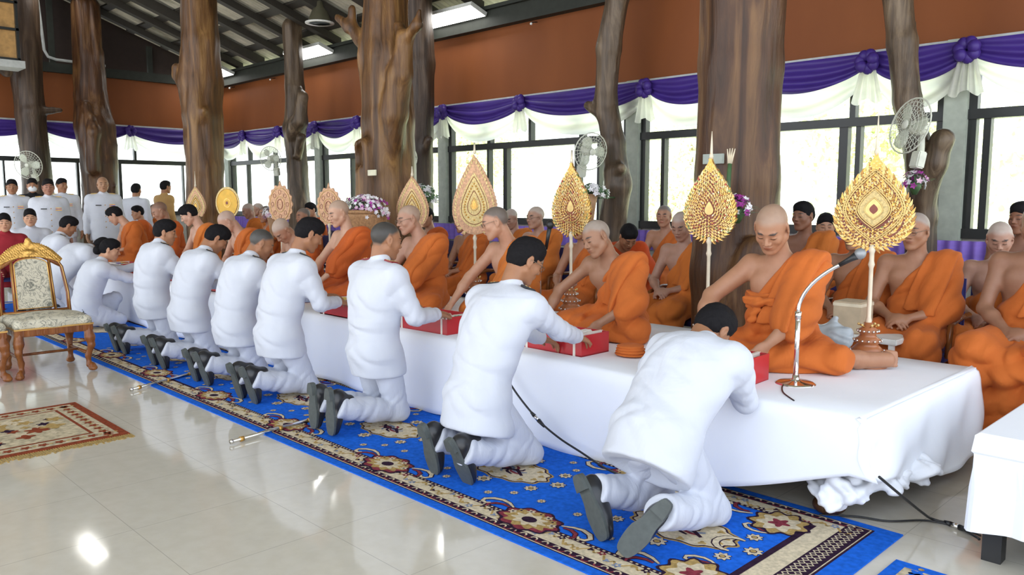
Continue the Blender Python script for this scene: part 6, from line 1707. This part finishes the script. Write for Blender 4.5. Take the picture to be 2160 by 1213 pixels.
# ------------------------------------------------------------ the rows of monks on chairs behind
M['seatblue'] = plain('blue_chair_cloth', (.03, .04, .20), .6)
def plain_chair(x, y, rz, label, parent=None):
    t_ = empty('armchair', (x, y, 0), rz); tag(t_, label, 'chair', 'chairs of the back rows')
    b = MB(); b.box(-.24, .24, -.24, .24, .38, .45, M['seatblue'], bev=.02); b.build('seat', t_)
    b = MB(); b.box(-.23, .23, -.27, -.23, .45, .92, M['seatblue'], bev=.015); b.build('backrest', t_)
    for sx in (-1, 1):
        for sy in (-1, 1): b = MB(); b.tube([(sx * .22, sy * .21, 0), (sx * .22, sy * .21, .39)], .018, M['teak'], 8); b.build('leg', t_)
        b = MB(); b.tube([(sx * .26, -.24, .66), (sx * .27, .0, .67), (sx * .26, .20, .64), (sx * .25, .2, .42)], .02, M['teak'], 8); b.build('armrest', t_)
    return t_
PROTO = {}
def make_chair_monk(key, tone, scalp, robe, look, hands, vox=1.5, girth=1.05, hat=0., glass=False, seed=0, belly=.015, both=False):
    o = empty('person', (0, 0, 0)); S = .46
    r = Rig((0, -.05, S + .10), (0, .0, S + .56), (0, .06, S + .74), look, girth=girth, back=.03)
    (wl, wr) = hands
    r.arm('L', wrist=wl, pole=(-1, -.5, -.6), palm=(.6, 0, -.6), fwd=(.8, .5, -.1), curl=35); r.arm('R', wrist=wr, pole=(1, -.5, -.6), palm=(-.6, 0, -.6), fwd=(-.8, .5, -.1), curl=35)
    skin_body('body', r, .0052 * vox, o, tone, scalp=scalp, ear=1.1)
    monk_clothes(r, .0088 * vox, o, ROBES[robe], lap_chair(r, S), bounds=[(-.34, -.3, .05), (.34, .62, .6)], belly=belly, seed=seed, fold=.0078)
    if glass: glasses(o, r)
    if hat: short_hair(o, r, .0065 * vox, volume=hat)
    for q in (-1, 1):
        b = MB(); b.ball((q * .16, .50, .045), (.05, .12, .035), M['shoe'], 10, 6); b.build('sandal', o)
    PROTO[key] = o; o['used'] = 0
    return o
HL = lambda dx=0, z=.66: ((-.05 + dx, .26, z), (.07 + dx, .26, z))
make_chair_monk('r1', (.38, .19, .11), (.36, .30, .26), 0, (-8, 8, 0), HL(), vox=1.1, glass=True, seed=21)
make_chair_monk('r3', (.30, .15, .09), (.30, .22, .18), 0, (0, 10, 0), HL(0, .62), vox=1.05, seed=22, girth=1.15, belly=.04)
make_chair_monk('old', (.42, .24, .17), (.46, .38, .33), 1, (10, 26, 0), HL(.02), seed=23)
make_chair_monk('dark', (.26, .12, .07), (.07, .06, .05), 1, (-20, 4, 0), HL(-.02), seed=24, hat=.6)
make_chair_monk('mid', (.40, .20, .12), (.18, .15, .13), 0, (14, 6, 0), HL(.03), seed=25)
make_chair_monk('specs', (.44, .25, .17), (.50, .42, .36), 1, (-4, 6, 0), HL(), seed=26, glass=True)
make_chair_monk('young', (.46, .25, .15), (.08, .07, .06), 2, (24, 10, 0), HL(), seed=27, hat=.5)
def seat_monk(key, x, y, label, rz=0., z=0., s=1., chair=True):
    o = PROTO[key]
    if o['used']: o = copy_tree(o)
    else: o['used'] = 1
    c = o; 
    if 'used' in c and c is not PROTO[key]: del c['used']
    c.location = (x, y, z); c.rotation_euler = (0, 0, PI + rz); c.scale = (s, s, s); tag(c, label, 'person', 'monks seated on chairs behind')
    if chair: plain_chair(x + .22 * 0, y + .07, PI + rz, 'dark blue chair under the ' + label.split(',')[0][:60])
    return c
# seats: column in the picture, depth
for key, u, y, lb, rz, z, s in [
    ('r1', 1930, 5.72, 'monk with glasses and cropped grey hair on a chair, right of the gold fan', .05, .0, 1.03),
    ('r3', 2185, 5.55, 'monk cut by the right edge, bare dark arm and folded hands, orange knees wide', .0, .03, 1.06),
    ('old', 2105, 6.45, 'dark elderly monk with head bowed, behind the monk cut by the right edge', .1, -.03, 1),
    ('dark', 2150, 7.1, 'dark-headed monk at the right edge below the window corner', 0, .10, 1),
    ('dark', 1692, 6.6, 'dark-haired monk with a narrow face just right of the widest trunk', .2, .10, 1),
    ('young', 1740, 7.25, 'young dark-haired monk against the window, right of the widest trunk', .1, .06, .95),
    ('mid', 1403, 7.45, 'monk looking sideways before the dark window frame, left of the widest trunk', .1, .06, 1),
    ('old', 1442, 5.9, 'monk half hidden by the jewelled fan before the widest trunk', .0, .02, 1),
    ('specs', 1137, 6.2, 'old monk with glasses, pink face, left of the jewelled gold fan', .0, .05, 1),
    ('mid', 1232, 5.7, 'monk hidden behind the jewelled gold fan, hands on his lap', .0, .0, 1),
    ('r1', 988, 5.9, 'monk whose head is hidden behind the wide pale gold fan', -.1, .0, 1),
    ('young', 910, 6.3, 'brown-haired monk below the round white bouquet', -.2, .02, 1),
    ('r1', 1806, 5.95, 'monk in red orange robe hidden by the large gold fan', .0, .0, 1),
    ('old', 1085, 7.2, 'grey-haired figure in the last row beneath the middle window', .0, .0, 1),
    ('old', 537, 6.3, 'washed-out grey-haired monk in the far rows, left of the scalloped fan', -.3, .05, 1),
    ('specs', 556, 6.95, 'pinkish blurred monk in the far rows beside the washed-out one', -.3, .05, 1),
    ('mid', 575, 5.6, 'brown-headed monk touching the left rim of the scalloped rosette fan', -.2, .03, 1),
    ('mid', 652, 5.9, 'monk just right of the foot of the thin burled trunk', -.2, .0, 1),
    ('young', 667, 6.95, 'upright monk in front of the bright window, left of the tall pale monk', -.2, .06, 1),
    ('mid', 340, 6.0, 'small far monk below the tan-robed figure who stands by the window', -.4, .03, 1),
    ('young', 306, 5.3, 'small far monk left of the tan-robed standing figure', -.4, .0, 1),
    ]:
    seat_monk(key, at(u, y), y, lb, rz, z, s)
# monk in rust red leaning, his back to the widest gap
o = empty('person', (at(1296, 6.35), 6.35, .0), PI + 1.0); tag(o, 'figure in a rust red robe leaning forward below the brown cone vase', 'person')
r = Rig((0, 0, .56), (0, .22, .98), (0, .38, 1.09), (0, 45, 0), girth=1.1, back=.06); r.arm('L', (-.1, .5, .7), pole=(-1, -.5, -.6)); r.arm('R', (.1, .5, .7), pole=(1, -.5, -.6))
skin_body('body', r, .0085, o, 'tan', scalp=(.03, .025, .02)); monk_clothes(r, .013, o, M['redrobe'], lap_chair(r, .46), bounds=[(-.34, -.3, .05), (.34, .62, .6)], seed=31, shoulder_both=True, sash=False); short_hair(o, r, .009, volume=.8)
plain_chair(at(1296, 6.35), 6.40, PI + 1.0, 'dark chair under the figure in the rust red robe')

# ------------------------------------------------------------ people standing and sitting beyond the far end of the platform
M['suit'] = cloth('black_suit_cloth', (.012, .012, .014), .1, .3, 8); M['tan'] = cloth('tan_cloth', (.45, .27, .10), .1, .3, 8); M['reddress'] = cloth('dark_red_dress', (.30, .02, .03), .15, .3, 8); M['mask'] = plain('white_face_mask', (.75, .77, .80), .8)
M['yshirt'] = plain('pale_yellow_shirt', (.66, .60, .38), .7)
def stand(label, x, y, rz, h=1.72, hair=.6, tone='tan', mat=None, legs=None, boards=True, scalp=(.04, .035, .03), mask=False, badge=True, look=(0, 4, 0), vox=1.15, girth=1.08, seated=False, hands=None):
    k = h / 1.74; o = empty('person', (x, y, 0), rz); tag(o, label, 'person'); dz = -.42 if seated else 0
    r = Rig((0, 0, .95 + dz), (0, -.01, 1.43 + dz), (0, .03, 1.615 + dz), look, girth=girth, back=.02)
    wl, wr = hands or (((-.27, .06, .78 + dz), (.27, .06, .78 + dz)) if not seated else ((-.12, .36, .60), (.12, .36, .60)))
    r.arm('L', wl, pole=(-.4, -1, 0), palm=(1, 0, 0)); r.arm('R', wr, pole=(.4, -1, 0), palm=(-1, 0, 0))
    skin_body('body', r, .0062 * vox, o, tone, scalp=scalp, slim=True)
    uniform_jacket(r, .0095 * vox, o, hem=.20, flare=.02, mat=mat)
    f = Field((-.32, -.26, 0), (.32, .75, 1.1), .011 * vox)
    if not seated:
        f.ell((0, 0, .92), (.17, .12, .12), k=.04)
        for q in (-1, 1): f.cap((q * .09, 0, .88), .09, (q * .10, .01, .50), .072, k=.04).cap((q * .10, .01, .50), .07, (q * .10, -.01, .07), .06, k=.02)
        feet = (0, .06)
    else:
        for q in (-1, 1): f.cap((q * .09, 0, .54), .10, (q * .12, .42, .53), .078, k=.04).cap((q * .12, .42, .53), .07, (q * .12, .44, .08), .06, k=.02)
        feet = (.5, .05)
    field_object('trousers', f, legs or mat or M['trousers'], o, 1)
    for q in (-1, 1): b = MB(); b.ball((q * .10, feet[0] + .05, .045), (.05, .13, .045), M['shoe'], 10, 6); b.build('shoe', o)
    if boards: shoulder_boards(r, o, M['goldpale'])
    if hair: short_hair(o, r, .0075 * vox, volume=hair)
    fy = .150 * girth
    if badge:
        b = MB(); z = 1.30 + dz
        for j in range(3): b.box(-.14, -.06, fy + .012, fy + .024, z - .014 * j, z - .014 * j + .014, GC[1] if j % 2 else M['gold'])
        b.build('medal_bars', o)
        b = MB(); b.box(.05, .13, fy + .012, fy + .022, z - .01, z + .004, M['boardblack']); b.build('name_tag', o)
        for j in range(5): b = MB(); b.ball((0, fy + .022, 1.30 + dz - .085 * j), .008, M['gold'], 8, 6); b.build('button', o)
    if mask:
        f = Field(r.H - .14, r.H + .14, .006); f.ell(r.H + r.HR @ A3(0, .058, -.048), (.064, .058, .056), r.HR, k=.01); field_object('face_mask', f, M['mask'], o, 1)
        b = MB(); b.box(-.05, .05, fy + .004, fy + .016, 1.05, 1.40, M['yshirt'], bev=.004); b.build('shirt_front', o)
    o.scale = (k, k, k); return o
def face(x, y, d=0.0): return math.atan2(-(0 - x), (0 - y)) + d
STAND = [
 ('bald officer in white standing stiffly before the brown trunk', -13.9, 4.45, 1.80, dict(hair=0, scalp=(.36, .20, .12), tone=(.42, .23, .13), girth=1.15), .1),
 ('stout officer in white standing left of the bald one, dark cap of hair', -13.4, 3.53, 1.74, dict(hair=.3, tone=(.36, .17, .11), girth=1.22), .1),
 ('officer in white with medals standing farthest left behind the gilded chair', -15.0, 3.43, 1.76, dict(hair=.3, tone='tan'), .0),
 ('man in a black suit with a white face mask standing by the darkest trunk', -16.0, 3.97, 1.80, dict(hair=.5, tone='mid', mat=M['suit'], boards=False, badge=False, mask=True), .0),
 ('officer in white glancing aside, behind the stout one', -15.5, 4.30, 1.80, dict(hair=.3, tone='tan', look=(30, 4, 0)), .0),
 ('dark-haired man in white seen from behind before the bright window', -15.3, 5.45, 1.72, dict(hair=.5, tone='tan', boards=False, badge=False), PI - .5),
 ('slim person in tan clothes standing before the bright window', -16.2, 6.32, 1.80, dict(hair=.5, tone='tan', mat=M['tan'], boards=False, badge=False, girth=.9), PI - 1.0),
]
for lb, x, y, h, kw, d in STAND: stand(lb, x, y, face(x, y, d), h=h, **kw)
stand('woman in a dark red dress seated at the left edge above the chairs', -11.9, 2.61, face(-11.9, 2.61), h=1.66, hair=1.2, tone='light', mat=M['reddress'], boards=False, badge=False, seated=True)
plain_chair(-11.95, 2.61, face(-11.9, 2.61), 'dark chair under the woman in red at the left edge')
stand('woman in white seated between the two white-uniformed officers at the left', -12.75, 3.11, face(-12.75, 3.11), h=1.72, hair=1.1, tone='light', boards=False, badge=False, seated=True)
plain_chair(-12.8, 3.11, face(-12.75, 3.11), 'dark chair under the seated woman in white')
for o in PROTO.values():
    if 'used' in o: del o['used']
